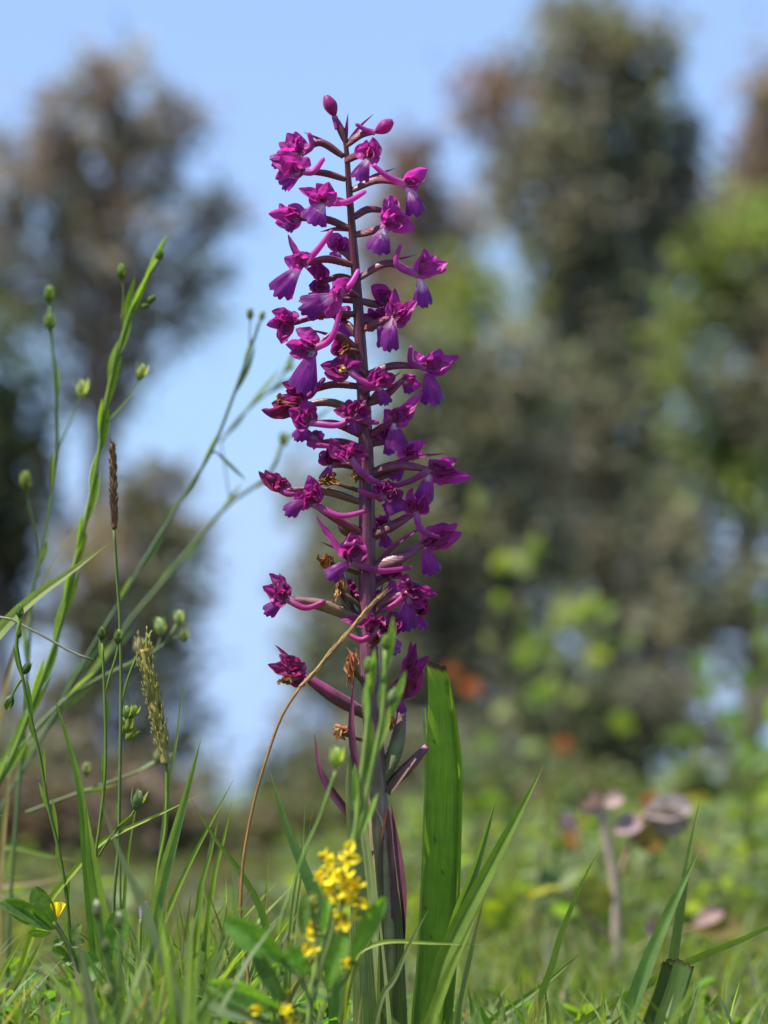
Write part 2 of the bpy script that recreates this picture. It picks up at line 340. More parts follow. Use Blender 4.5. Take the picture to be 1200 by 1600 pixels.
def leafy_shrub(name, label, dist, bx, leaves, size, col, stems=()):
    "a near shrub whose single leaves show as soft discs"
    d = dist-D; base = root(bx, d, 0.02); t = empty(name, base, label, 'shrub')
    for st in stems:
        mb = MB(); ps = spline([base+Vector((random.uniform(-.03, .03), 0, 0))]+[P(a, b, d) for a, b in st], 16)
        tube(mb, ps, lambda q: 0.006*(1-q)+0.0015, (0.09, 0.08, 0.04), 6); mb.build('stem', M['bark'], t)
    for (x, y, k) in leaves:
        dd = d+random.uniform(-.25, .25)*dist*0.1
        c = P(x, y, dd); a = random.uniform(0, 6.28); L = size*k*random.uniform(.85, 1.2)
        ax = (CR*math.cos(a)+CU*math.sin(a)*.8+CF*random.uniform(-.5, .5)).normalized()
        mb = MB(); ps = spline([c-ax*L/2, c+Vector((0, 0, L*.08)), c+ax*L/2], 8)
        cc = jit(col, .25)
        sheet(mb, ps, lambda q: L*.72*math.sin(math.pi*min(1, q*.93+.035))**.7, cc, rot=random.uniform(-.7, .7), fold=.12, nseg=4)
        mb.build('leaf', M['leaf'], t)
LG = (0.20, 0.245, 0.075)
lv = [(835, 860, 1), (810, 885, 1), (790, 880, .8), (880, 945, 1), (905, 960, .9), (925, 940, .7), (870, 975, .8), (830, 1000, 1), (850, 1015, .9), (815, 1030, .8), (845, 1090, 1.1), (865, 1075, .8), (970, 1130, .9), (955, 1010, .6), (930, 1030, .8), (780, 940, .6), (990, 1000, .6), (900, 1090, .5), (760, 1000, .5), (920, 1000, .6), (875, 1030, .6), (950, 960, .6), (820, 960, .5), (745, 780, .6), (735, 820, .6), (785, 1110, .7), (760, 1160, .7), (830, 1170, .6), (900, 1180, .7)]
leafy_shrub('bramble_bush', 'sprawling bush with scattered lime-green leaves in front of dark shrubs', 6.5, 880, lv, 0.05, LG, [[(880, 1150), (860, 1000), (825, 850)], [(900, 1180), (920, 1020), (930, 930)], [(830, 1190), (790, 1050), (745, 790)]])
lv2 = [(1190+random.gauss(0, 32), 1210+random.gauss(0, 60), random.uniform(.7, 1.2)) for i in range(26)] + [(1100, 1080, .9), (1080, 1150, .8), (1125, 1060, .8), (1170, 1060, .9), (1190, 1000, .8), (1060, 1200, .7), (1040, 1230, .6), (1190, 950, .7), (1150, 1120, .9), (1095, 1040, .7)]
leafy_shrub('bramble_bush', 'pale leafy bush with crowded bright leaves right of the dark shrubs', 5.5, 1185, lv2, 0.036, (0.15, .23, .06), [[(1180, 1230), (1190, 1100), (1190, 960)], [(1150, 1240), (1120, 1130), (1095, 1045)]])
lv3 = [(1100+random.gauss(0, 90), 1290+random.gauss(0, 40), random.uniform(.5, 1)) for i in range(24)]+[(800+random.gauss(0, 70), 1260+random.gauss(0, 35), random.uniform(.5, 1)) for i in range(18)]
leafy_shrub('ground_creeper', 'low creeper of small green leaves among the orange flowers', 4.2, 960, lv3, 0.024, (0.11, .17, .05), [[(900, 1320), (820, 1250)], [(1000, 1320), (1120, 1280)]])

# ------------------------------------------------------------------ orange flowers in the meadow behind
def orange_flower(x, y, d, k=1.0, r=0.011, where=''):
    c = P(x, y, d); b = root(x+random.uniform(-8, 8), d)
    t = empty('orange_wildflower', b, 'blurred round orange wildflower '+where, 'flower', 'orange wildflowers in the meadow')
    mb = MB(); tube(mb, spline([b, b.lerp(c, .5)+Vector((.008, 0, 0)), c], 10), 0.0011, (0.09, .15, .04), 6); mb.build('stem', M['stemgreen'], t)
    for i in range(9):
        a = 2*math.pi*i/9+random.uniform(-.1, .1); dr = (CR*math.cos(a)+(CU*.8-CF*.3)*math.sin(a)).normalized()
        mb = MB(); sheet(mb, spline([c+dr*r*.12, c+dr*r*.6-CF*.0015, c+dr*r], 6), lambda q: r*.62*k*math.sin(math.pi*min(1, q*.8+.15))**.6, jit((0.85, .25, .07), .1), nseg=3, fold=.05)
        mb.build('petal', M['yellow'], t)
    mb = MB(); tube(mb, [c+CF*.002, c, c-CF*.003], lambda q: r*.28*(1-.5*q), (0.35, .12, .02), 8); mb.build('flower_centre', M['yellow'], t)
for x, y, d, r, wh in [(737, 1075, 4.2, .013, 'close beside the bitten leaf tip, lower and larger of two'), (706, 1050, 4.4, .010, 'close beside the bitten leaf tip, upper and smaller of two'), (890, 1315, 2.2, .0085, 'just before the bare stem of the bramble shoot'), (1105, 1330, 2.4, .0085, 'beside the tips of the two tall pointed blades'),
        (1020, 1253, 2.9, .009, 'just above the mauve bramble leaf, where it joins its branch'), (1085, 1255, 3.2, .009, 'above the outer tip of the mauve bramble leaf'), (770, 1285, 3.5, .007, 'between the broad strap leaf and the pointed blades'), (880, 1165, 4.4, .011, 'highest up in the lime-leaved bush'), (905, 1290, 3.4, .008, 'under the topmost pink leaf of the bramble shoot')]:
    orange_flower(x, y, d, 1, r, wh)

# ------------------------------------------------------------------ meadow grass: uncountable mass
def meadow(name, label, n, sample, mat, seg=3):
    V = []; F = []; C = []; U = []
    for i in range(n):
        r = sample()
        if r is None: continue
        (x, y), h, wd, lean, col = r
        z = ground_z(x, y)-.004; a = random.uniform(0, 6.283); la = random.uniform(0, 6.283)
        sx, sy = math.cos(a)*wd/2, math.sin(a)*wd/2; lx, ly = math.cos(la)*lean*h, math.sin(la)*lean*h
        b = len(V)
        for k in range(seg):
            q = k/seg; ww = (1-q*.75)
            cx, cy, cz = x+lx*q*q, y+ly*q*q, z+h*(q-.25*lean*q*q)
            V += [(cx-sx*ww, cy-sy*ww, cz), (cx+sx*ww, cy+sy*ww, cz)]; C += [col, col]; U += [(0, q*h*60), (1, q*h*60)]
        V.append((x+lx, y+ly, z+h*(1-.25*lean))); C.append(col); U.append((.5, h*60))
        for k in range(seg-1): F.append((b+2*k, b+2*k+1, b+2*k+3, b+2*k+2))
        F.append((b+2*seg-2, b+2*seg-1, b+2*seg))
    mb = MB(); mb.v = V; mb.f = F; mb.c = C; mb.uv = U
    o = mb.build(name, mat, None, smooth=True); o['kind'] = 'stuff'; o['label'] = label; o['category'] = 'grass'
    return o
GREENS = [(0.12, 0.185, 0.035), (0.15, 0.22, 0.04), (0.10, 0.155, 0.035), (0.19, 0.25, 0.065), (0.13, 0.18, 0.06)]
TANS = [(0.24, 0.19, 0.10), (0.19, 0.15, 0.08), (0.15, 0.12, 0.06)]
def far_sample():
    y = 2.35+13*random.random()**1.3; s = random.uniform(-1, 1); x = s*(0.145*y+0.3)
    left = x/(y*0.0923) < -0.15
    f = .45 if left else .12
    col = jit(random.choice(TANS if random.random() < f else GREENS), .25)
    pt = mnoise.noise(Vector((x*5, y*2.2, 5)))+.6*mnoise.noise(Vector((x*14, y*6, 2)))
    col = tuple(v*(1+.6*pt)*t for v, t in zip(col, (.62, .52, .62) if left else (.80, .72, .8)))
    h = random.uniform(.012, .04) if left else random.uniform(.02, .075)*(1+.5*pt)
    return (x, y), h, random.uniform(.0025, .005), random.uniform(.1, .9), col
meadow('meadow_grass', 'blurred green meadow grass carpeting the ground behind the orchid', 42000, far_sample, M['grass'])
def mid_sample():
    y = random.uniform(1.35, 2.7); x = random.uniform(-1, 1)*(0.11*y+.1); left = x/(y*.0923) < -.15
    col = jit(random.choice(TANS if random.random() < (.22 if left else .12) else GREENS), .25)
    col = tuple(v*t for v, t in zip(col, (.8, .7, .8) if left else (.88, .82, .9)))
    return (x, y), random.uniform(.008, .026 if y < 1.8 else .042), random.uniform(.0015, .004), random.uniform(.1, 1.0), col
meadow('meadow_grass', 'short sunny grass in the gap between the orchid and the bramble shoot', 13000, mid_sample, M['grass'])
def weeds():
    mb = MB()
    for k in range(620):
        y = 2.3+5.5*random.random()**1.2; x = (random.uniform(-.25, 1.15) if random.random() < .8 else random.uniform(-1.1, 0))*.0923*y
        g = Vector((x, y, ground_z(x, y)-.002)); H = random.uniform(.025, .10)*(1 if x > 0 else .5); top = g+Vector((random.uniform(-.02, .02), random.uniform(-.02, .02), H))
        dark = random.random(); c0 = lerp3((.07, .105, .03), (.21, .28, .12), dark**1.5)
        tube(mb, [g, g.lerp(top, .5), top], .0011, lerp3(c0, (.2, .16, .09), .5), 4)
        for j in range(random.randint(3, 8)):
            a = random.uniform(0, 6.28); p = g.lerp(top, random.uniform(.35, 1)); L = random.uniform(.009, .024); dr = Vector((math.cos(a), math.sin(a), random.uniform(-.2, .7))).normalized()
            sheet(mb, bez(p, p+dr*L*.5+Vector((0, 0, L*.15)), p+dr*L, 5), lambda q: L*.55*math.sin(math.pi*min(1, q*.85+.1))**.7, jit(c0, .2), wdir=dr.cross(Vector((random.uniform(-.5, .5), random.uniform(-.5, .5), 1))), fold=.1, nseg=2)
    o = mb.build('meadow_weeds', M['leaf']); o['kind'] = 'stuff'; o['label'] = 'small leafy weeds scattered through the blurred meadow grass'; o['category'] = 'weeds'
weeds()
def vfar_sample():
    y = random.uniform(14, 48); x = random.uniform(-1, 1)*(0.11*y+1)
    col = jit(random.choice(TANS+GREENS), .25)
    return (x, y), random.uniform(.1, .28), random.uniform(.006, .014), random.uniform(.1, .8), col
meadow('meadow_grass', 'long far grass at the foot of the trees', 9000, vfar_sample, M['grass'])
def near_sample():
    d = random.uniform(-.22, .75); k = D+d; xp = random.uniform(-120, 1320) if random.random() < .5 else random.uniform(-120, 560)
    top = 1470+90*math.sin(xp*.011+1) if xp < 430 else (1545 if xp < 740 else 1570)
    top += random.uniform(-70, 70) if xp < 430 else random.uniform(-25, 60)
    if 310 < xp < 660 and d < .03: top = max(top, 1580)
    if 540 < xp < 640 and d < 0: return None
    if d > .1: top = max(top, 1500)
    if xp > 740: top = 1530+random.uniform(-40, 90)
    x = (xp-600)/FPX*k; y = k
    h = CAMH-(top-1254.5)/FPX*k
    if h < .008: return None
    col = jit(random.choice(TANS if random.random() < .12 else GREENS), .25)
    return (x, y), h, random.uniform(.0014, .0042), random.uniform(.05, .6), col
meadow('meadow_grass', 'fine short green grass around the foot of the orchid', 4200, near_sample, M['grass'], seg=5)

#APPEND
# ================================================================== THE ORCHID
U = D/FPX     # one photo pixel at the orchid, metres
def Q(x, y, z=0.0): return P(x, y, z*U)
STEM = [(535, 200), (541, 232), (545, 290), (551, 370), (556, 430), (562, 520), (568, 620), (572, 720), (573, 820), (574, 930), (578, 1050), (584, 1160), (592, 1280), (602, 1400), (604, 1500), (600, 1600)]
orch_base = root(598, 0)
orchid = empty('orchid', orch_base, 'tall purple orchid spike with many small spurred flowers on a maroon stem', 'flower')
def build_stem():
    mb = MB(); ps = spline([Q(*p) for p in STEM]+[orch_base], 110)
    rr = [(0, 3.2), (.1, 6), (.25, 9.5), (.4, 12.5), (.6, 14.5), (.75, 17), (1, 22)]
    def rad(q):
        for (a, b), (c, d) in zip(rr, rr[1:]):
            if q <= c: return U*(b+(d-b)*(q-a)/(c-a))
        return U*20
    tube(mb, ps, rad, [(0, (.10, .015, .028)), (.15, (.075, .014, .026)), (.3, (.12, .028, .06)), (.5, (.16, .045, .09)), (.62, (.14, .065, .075)), (.72, (.24, .18, .11)), (.85, (.25, .25, .10)), (1, (.2, .25, .08))], 22, ribs=7, ribamt=.075, twist=.8)
    return mb.build('stem', M['orchidstem'], orchid)
build_stem()
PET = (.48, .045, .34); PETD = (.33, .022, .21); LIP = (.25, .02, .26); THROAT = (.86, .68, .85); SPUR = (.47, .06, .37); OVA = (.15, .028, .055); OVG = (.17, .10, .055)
BROWN = (.30, .13, .045)
def petal_mesh(name, parent, a, tip, wpx, col, rot=0.0, cup=.25, bow=0.12, wav=.18, pw=.62, tcol=None):
    a = Vector(a); b = Vector(tip); L = (b-a).length
    side = (b-a).cross(CF).normalized()*random.choice([-1, 1])
    m = (a+b)/2+side*L*bow*random.uniform(.4, 1.2)-CF*L*bow*random.uniform(-.6, 1)
    mb = MB(); c0 = jit(col, .1); c1 = tcol or jit(lerp3(c0, (.2, .01, .17), .35), .1)
    prof = lambda q: U*wpx*1.12*(.3*(1-q)+max(.0, math.sin(math.pi*min(1, q**.82)))**.72)/1.1+U*.5
    def cu(u, q, c):
        k = .82+.36*abs(mnoise.noise(Vector((u*3.3, q*1.2, wpx))))*1.4
        return tuple(x*k for x in c)
    sheet(mb, bez(a, m, b, 16), prof, [(0, lerp3(c0, THROAT, .12)), (.35, c0), (1, c1)], rot=rot, fold=.04, cup=cup, nseg=8, wav=wav, colu=cu)
    return mb.build(name, M['petal'], parent)
def lip_mesh(parent, a, tip, wpx, rot=0.0, ctrl=None, white=.34, col=LIP, drape=.35):
    a = Vector(a); b = Vector(tip); L = (b-a).length
    m = Vector(ctrl) if ctrl is not None else (a+b)/2-CF*L*.12+Vector((0, 0, L*.14))
    c0 = jit(col, .12); mb = MB(); sd = random.uniform(0, 30)
    sp = bez(a, m, b, 33); T = tangents(sp); A = math.asin(max(.40, min(.80, U*wpx/(2*L)*1.02)))
    n, k = 18, 16; rows = []; cols = []; uvs = []
    for i in range(n+1):
        q = i/n; rr = []; cc = []; uu = []
        for j in range(k+1):
            u = 2*j/k-1
            lob = 1-.10*u*u-.10*math.exp(-((abs(u)-.42)/.13)**2)-.05*math.exp(-(u/.1)**2)+.03*mnoise.noise(Vector((u*6+sd, 1, 2)))
            r = (q*.94+.06)*(1+(lob-1)*q*q); al = min(1, r*math.cos(u*A)*1.02); la = (math.sin(u*A)*r**1.15)*L+u*U*2.2*(1-q)
            x = al*32; x0 = min(31, int(x)); p = sp[x0].lerp(sp[x0+1], x-x0); t = T[x0]
            W = t.cross((p-CP).normalized()).normalized(); Nn = W.cross(t)
            Wr = W*math.cos(rot)+Nn*math.sin(rot); Nr = Nn*math.cos(rot)-W*math.sin(rot)
            hw = max(U*3, math.sin(A)*L); f = la/hw
            wv = .10*hw*mnoise.noise(Vector((u*2.2+sd, q*3, sd)))*q+.02*hw*math.cos(f*7)*q*q
            rr.append(p+Wr*(la*(1-.22*drape*f*f))+Nr*(drape*1.1*hw*f*f*q-wv))
            wh = max(0, 1-q/(white*1.25))**.65*max(0, 1-abs(u)*.7)
            spot = 1-.5*max(0, min(1, (mnoise.noise(Vector((u*8+sd, q*10, 4)))-.34)*8))*(1 if q < .6 else .3)
            kk = .88+.3*mnoise.noise(Vector((u*5, q*1.5+sd, 0)))
            c = lerp3(lerp3(lerp3(c0, (.15, .01, .20), max(0, q-.55)*1.5), SPUR, max(0, .75-q)*.9), THROAT, min(1, wh*1.5))
            cc.append(tuple(v*kk*spot for v in c)); uu.append((j/k, q*L*60))
        rows.append(rr); cols.append(cc); uvs.append(uu)
    mb.grid(rows, cols, uvs)
    return mb.build('lip', M['petal'], parent)
def spur_mesh(parent, a, tip, bend=None, r=4.9, col=SPUR):
    pts = [Vector(a)]+([Vector(bend)] if bend is not None else [(Vector(a)+Vector(tip))/2+Vector((0, 0, -(Vector(a)-Vector(tip)).length*.07))])+[Vector(tip)]
    mb = MB(); c = jit(col, .12)
    tube(mb, spline(pts, 18), lambda q: U*r*(1.25-.55*q)*(1 if q < .93 else math.sqrt(max(.03, 1-((q-.93)/.07)**2))), [(0, lerp3(c, THROAT, .3)), (.3, c), (1, jit(c, .1))], 10)
    return mb.build('spur', M['petal'], parent)
def ovary(b, c, r=5.6, col=OVA, sag=0.0, mid=None, twist=5):
    b = Vector(b); c = Vector(c)
    m = Vector(mid) if mid is not None else (b+c)/2+Vector((0, 0, (c-b).length*sag))
    mb = MB(); k = jit(col, .15)
    tube(mb, spline([b, m, c], 20), lambda q: U*r*(.62+.5*math.sin(math.pi*min(1, q*.9+.12))), [(0, lerp3(k, (.18, .1, .08), .4)), (.5, k), (1, lerp3(k, PETD, .4))], 14, ribs=3, ribamt=.16, twist=twist)
    return mb.build('flower', M['orchidstem'], orchid)
def bract(parent, b, tip, wpx=9, col=(.20, .03, .10), rot=.4, green=0, mid=None, name='bract', wid=None):
    b = Vector(b); tip = Vector(tip); mb = MB(); k = jit(lerp3(col, (.16, .2, .06), green), .1)
    m = Vector(mid) if mid is not None else (b+tip)/2+Vector((0, 0, (tip-b).length*.06))
    sheet(mb, spline([b, m, tip], 14), wid or (lambda q: U*wpx*(.75+.25*math.sin(q*3.14))*(1-q**2.2)+U*.4), [(0, k), (.7, lerp3(k, (.28, .03, .16), .5 if wpx < 9 else .12)), (1, (.16, .03, .07))], rot=rot, fold=.22, cup=.1, nseg=4)
    return mb.build(name, M['petal'] if wpx < 9 else M['orchidstem'], parent)
def flower(b, c, z=0, zb=0, petals=(), lip=None, spur=None, sb=None, r=5.4, col=OVA, sag=.08, mid=None, lw=40, lrot=0.0, drape=.4, br=None, brg=0, pcol=PET, white=.34, inner=True, ctrl=None, anther=True, sr=4.9):
    B = Q(b[0], b[1], zb); C = Q(c[0], c[1], z)
    age = max(0, min(1, (c[1]-430)/620)); pcol = lerp3(pcol, (.27, .018, .10), age*.75)     # lower flowers are older, duller and redder
    fl = ovary(B, C, r, col, sag, Q(*mid) if mid else None)
    for p in petals:
        tz = p[2] if len(p) > 2 else z+random.uniform(-14, 14); wd = p[3] if len(p) > 3 else 19
        ro = p[4] if len(p) > 4 else random.uniform(-.7, .7)
        petal_mesh('petal', fl, C+CR*U*random.uniform(-2, 2), Q(p[0], p[1], tz), wd*random.uniform(1.0, 1.3), jit(pcol, .15), ro, wav=.18+.25*age)
    if inner and len(petals) >= 2:
        for k in range(2):
            p = random.choice(petals); q = random.choice(petals); f = random.uniform(.3, .7)
            X = c[0]+((p[0]*f+q[0]*(1-f))-c[0])*.72; Y = c[1]+((p[1]*f+q[1]*(1-f))-c[1])*.72
            petal_mesh('petal', fl, C, Q(X, Y, z-9+k*14), 15, jit(pcol, .15), random.uniform(-.6, .6))
    if lip: lip_mesh(fl, C, Q(lip[0], lip[1], lip[2] if len(lip) > 2 else z-12), lw, lrot, Q(*ctrl) if ctrl else None, white*(1-.5*age), lerp3(LIP, (.16, .012, .10), age*.7), drape+.22+.2*age)
    if spur: spur_mesh(fl, C, Q(spur[0], spur[1], spur[2] if len(spur) > 2 else z*.6-6), Q(*sb) if sb else None, r=sr, col=lerp3(SPUR, (.36, .035, .22), age))
    if anther:
        mb = MB(); e = C-CF*U*4+CU*U*3
        tube(mb, [e-CU*U*4, e-CU*U*2, e, e+CU*U*2.6, e+CU*U*4.5], lambda q: U*3.4*math.sin(math.pi*(q*.8+.1)), jit((.33, .05, .12), .2), 8); mb.build('column', M['petal'], fl)
    if br: bract(fl, B+CR*U*1.5, Q(br[0], br[1], z*.5+6), 8.5, green=brg)
    return fl
def bud(b, c, tip, wpx, z=0, spur=None, br=None, sag=.05):
    B = Q(b[0], b[1], 0); C = Q(c[0], c[1], z); Tp = Q(tip[0], tip[1], z)
    fl = ovary(B, C, 5.4, OVA, sag)
    ax = (Tp-C)
    for k in range(3):
        mb = MB(); a0 = k*2.094
        # three overlapping sepals closed over the bud
        rows = []; cols = []; uvs = []; X = ax.normalized().cross(CF).normalized(); Y = ax.normalized().cross(X); cc = jit(PETD if k else PET, .12)
        for i in range(10):
            q = i/9; rr = U*wpx*.47*(math.sin(math.pi*(.07+q*.86)**1.12)**.8)*(1+.05*k); row = []
            for j in range(9):
                th = a0+(j/8-.5)*2.6; row.append(C+ax*(q*(1.02-.03*k))+X*(rr*math.cos(th))+Y*(rr*math.sin(th)))
            rows.append(row); cols.append([cc]*9); uvs.append([(j/8, q*2) for j in range(9)])
        mb.grid(rows, cols, uvs); mb.build('sepal', M['petal'], fl)
    if spur: spur_mesh(fl, C, Q(spur[0], spur[1], z-4), r=4)
    if br: bract(fl, B, Q(br[0], br[1], 2), 7)
    return fl
# ---- buds and flowers, from the tip downwards (photo pixels; z = pixels of depth, negative towards the camera)
bud((541, 222), (523, 182), (509, 149), 22, spur=(526, 203), br=(544, 177))
bud((541, 228), (586, 207), (614, 189), 22, z=-8, spur=(555, 193), br=(584, 178), sag=.12)
flower((537, 244), (470, 240), z=4, mid=(500, 222, 2), petals=[(436, 222), (448, 208), (470, 212), (432, 238), (462, 205)], lip=(426, 262, 0), lw=30, spur=(482, 206, -4), sb=(487, 228, 0), br=(474, 206), lrot=.3)
flower((540, 280), (474, 268), z=-10, mid=(508, 270, -6), petals=[(424, 251), (438, 244), (430, 280), (460, 246)], lip=(443, 298, -18), lw=30, spur=(507, 246, -14), sb=(490, 268, -12), lrot=.5, r=5)
flower((541, 252), (577, 246), z=-45, zb=-8, mid=(558, 244, -30), petals=[(572, 218, -55), (590, 224, -52), (582, 214, -40), (594, 246, -56), (563, 224, -30)], lip=(560, 284, -62), lw=38, drape=.3)
flower((550, 298), (634, 288), z=-6, mid=(590, 282, 0), petals=[(668, 264), (664, 280), (655, 291), (646, 270)], lip=(656, 338, -14), lw=32, spur=(577, 252, -22), sb=(606, 276, -20), br=(618, 263), lrot=.35, white=.45)
flower((544, 318), (508, 316), z=-40, zb=-5, petals=[(466, 294, -45), (494, 286, -40), (514, 284, -48), (526, 300, -50), (482, 310, -40)], lip=(486, 352, -60), lw=56, spur=(573, 298, -30), sb=(540, 316, -40), drape=.28, white=.4)
flower((549, 358), (470, 342), z=10, mid=(510, 342, 8), petals=[(419, 334), (436, 318), (450, 320), (430, 348)], lip=(448, 362, 0), lw=28, lrot=.4, br=(500, 362))
flower((553, 368), (606, 352), z=-30, mid=(580, 362, -16), petals=[(622, 322, -30), (650, 358, -32), (640, 340, -36), (600, 322, -30), (630, 352, -45), (614, 338, -50)], lip=(588, 398, -48), lw=50, spur=(612, 304, -8), drape=.3, white=.42)
flower((549, 343), (602, 330), z=30, zb=8, mid=(575, 328, 20), petals=[(630, 330, 40), (622, 312, 36)], lip=None, inner=False)
flower((556, 410), (532, 392), z=30, zb=6, petals=[(514, 366, 38), (540, 370, 34), (524, 372, 26), (546, 384, 38)], lip=(520, 410, 40), lw=30)
flower((552, 414), (474, 414), z=-16, mid=(510, 404, -10), petals=[(450, 366, -10, 9), (444, 402), (456, 398), (462, 394), (488, 398)], lip=(432, 466, -22), lw=48, spur=(520, 358, -22), sb=(498, 388, -20), white=.36, drape=.25, r=5.6)
flower((560, 436), (655, 430), z=-8, mid=(606, 412, -6), petals=[(663, 388), (700, 410), (698, 422), (680, 398), (688, 406)], lip=(664, 482, -18), lw=42, spur=(626, 381, -18), sb=(620, 414, -20), lrot=.3, white=.45, br=(652, 398), drape=.35)
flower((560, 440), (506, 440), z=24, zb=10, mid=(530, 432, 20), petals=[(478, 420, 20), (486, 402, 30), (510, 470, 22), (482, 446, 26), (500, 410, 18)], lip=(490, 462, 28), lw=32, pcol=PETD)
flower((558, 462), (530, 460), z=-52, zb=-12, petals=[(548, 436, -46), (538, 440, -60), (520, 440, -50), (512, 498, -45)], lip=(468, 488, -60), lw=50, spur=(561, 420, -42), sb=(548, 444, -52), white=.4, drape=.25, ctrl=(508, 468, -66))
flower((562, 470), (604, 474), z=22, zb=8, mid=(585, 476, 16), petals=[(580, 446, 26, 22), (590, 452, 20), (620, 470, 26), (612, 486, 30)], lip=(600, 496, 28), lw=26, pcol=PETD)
flower((567, 516), (616, 494), z=-34, mid=(592, 504, -18), petals=[(617, 450, -30, 13), (634, 478, -36), (652, 470, -36, 16), (644, 486, -30), (606, 472, -36), (630, 512, -30)], lip=(604, 550, -48), lw=36, white=.34, drape=.5)
flower((560, 490), (456, 506), z=-2, mid=(500, 492, -4), petals=[(424, 486), (444, 484), (416, 508), (432, 526), (440, 538), (426, 498), (458, 486)], lip=(442, 536, -4), lw=26, lrot=.5)
flower((556, 524), (536, 500), z=34, zb=12, petals=[(546, 478, 40), (524, 488, 38)], lip=(540, 532, 46), lw=36, drape=.2, white=.15)
flower((562, 548), (492, 544), z=-24, mid=(524, 522, -14), petals=[(462, 514, -20, 22), (446, 538, -24, 26), (452, 552, -24), (470, 552, -26), (474, 530, -32)], lip=(470, 616, -34), lw=40, spur=(534, 478, -32), sb=(518, 528, -36), br=(478, 513), white=.2, drape=.45)
flower((570, 586), (546, 580), z=-42, zb=-10, petals=[(500, 570, -46, 20), (506, 582, -40), (520, 562, -40), (566, 566, -48, 14)], lip=None, spur=(610, 600, -36), sb=(576, 600, -48), pcol=PETD)
flower((572, 586), (664, 574), z=-2, mid=(616, 572, 0), petals=[(690, 546), (718, 556), (704, 572), (696, 584), (648, 548, 10, 14), (680, 560)], lip=(682, 634, -12), lw=44, spur=(642, 540, -20), sb=(642, 566, -16), lrot=.3, white=.15, drape=.4)
flower((572, 632), (632, 592), z=-28, mid=(600, 620, -20), r=6, petals=[(660, 600, -26), (650, 588, -30)], lip=(640, 616, -30), lw=20, inner=False, br=(628, 580))
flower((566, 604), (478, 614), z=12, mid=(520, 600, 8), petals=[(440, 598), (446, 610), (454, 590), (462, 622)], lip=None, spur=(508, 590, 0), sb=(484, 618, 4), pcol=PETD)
flower((566, 646), (470, 634), z=2, mid=(516, 628, 0), r=6, col=OVG, petals=[(408, 640), (424, 630), (434, 618), (420, 648), (446, 620)], lip=None, pcol=(.27, .03, .13))
flower((568, 682), (484, 660), z=-18, mid=(526, 662, -12), petals=[(450, 640, -20, 24), (470, 626, -16, 20), (456, 656, -24, 22), (486, 636, -28)], lip=(462, 690, -22), lw=20, spur=(562, 642, -36), sb=(530, 664, -36), drape=.6)
flower((568, 700), (500, 690), z=14, mid=(534, 690, 12), petals=[(478, 684, 12), (488, 674, 16)], lip=(460, 676, 6), lw=22, spur=(520, 698, 0), sb=(484, 694, 2), inner=False)
flower((576, 682), (616, 658), z=-26, mid=(598, 668, -14), petals=[(622, 636, -28, 22), (646, 634, -30, 22), (662, 612, -26, 14), (600, 640, -20), (634, 650, -40)], lip=(620, 706, -40), lw=48, white=.32, drape=.25, br=(602, 690))
flower((574, 714), (548, 716), z=-46, zb=-12, petals=[(516, 684, -44, 18), (552, 690, -54, 26), (540, 694, -42), (522, 708, -46), (568, 696, -46)], lip=None, spur=(622, 768, -30), sb=(572, 744, -46))
flower((577, 740), (672, 734), z=0, mid=(620, 728, 0), r=6.6, petals=[(714, 716), (738, 744), (720, 738), (702, 722), (708, 752), (690, 720)], lip=(664, 788, -8), lw=36, spur=(610, 762, -14), sb=(640, 752, -14), lrot=.3, br=(706, 708), white=.4)
flower((578, 752), (640, 716), z=24, zb=8, mid=(612, 738, 16), petals=[(644, 692, 24, 20), (664, 688, 20, 24), (652, 700, 30, 20), (632, 690, 28)], lip=(610, 750, 20), lw=20)
flower((578, 838), (650, 800), z=-14, mid=(614, 822, -10), r=7, petals=[(644, 762, -16, 18), (662, 776, -14, 20), (636, 780, -24, 20), (668, 768, -16, 18)], lip=(598, 794, -22), lw=28, spur=(688, 840, -20), sb=(658, 828, -24), white=.12, drape=.5, ctrl=(628, 782, -24))
flower((570, 786), (440, 766), z=6, mid=(506, 766, 4), r=6, col=OVG, petals=[(404, 736, 4, 12), (414, 734, 8, 14), (424, 752, 4), (430, 738, 10, 10), (446, 746, 2)], lip=None, inner=False, pcol=(.25, .03, .13), spur=(462, 772, 0), sb=(450, 772, 0))
flower((572, 836), (490, 788), z=-20, mid=(530, 812, -14), r=6.4, petals=[(482, 742, -18, 18), (464, 764, -22, 22), (498, 754, -24, 18), (474, 778, -30, 20), (488, 760, -36, 18)], lip=(448, 808, -24), lw=32, spur=(577, 797, -36), sb=(532, 806, -36), white=.08, drape=.6, ctrl=(462, 782, -30))
flower((580, 888), (662, 850), z=0, mid=(622, 874, -2), r=9, col=(.16, .05, .08), petals=[(715, 818), (722, 832), (704, 822), (700, 846), (690, 832)], lip=(676, 900, -10), lw=34, white=.2, br=(670, 818), drape=.4)
flower((574, 890), (550, 878), z=-48, zb=-12, r=7, petals=[(494, 806, -40, 10), (548, 832, -54, 28), (560, 836, -48, 22), (536, 850, -46), (556, 844, -60, 20)], lip=(512, 906, -56), lw=34, spur=(646, 886, -30), sb=(594, 892, -44), white=.1, drape=.5, br=(500, 846))
flower((572, 972), (448, 936), z=-2, mid=(508, 946, -2), r=8.4, col=OVG, petals=[(420, 896), (410, 916), (432, 906), (428, 930), (436, 896, 6, 8)], lip=(414, 962, -4), lw=26, spur=(510, 938, -14), sb=(478, 950, -12), white=.08, drape=.6)
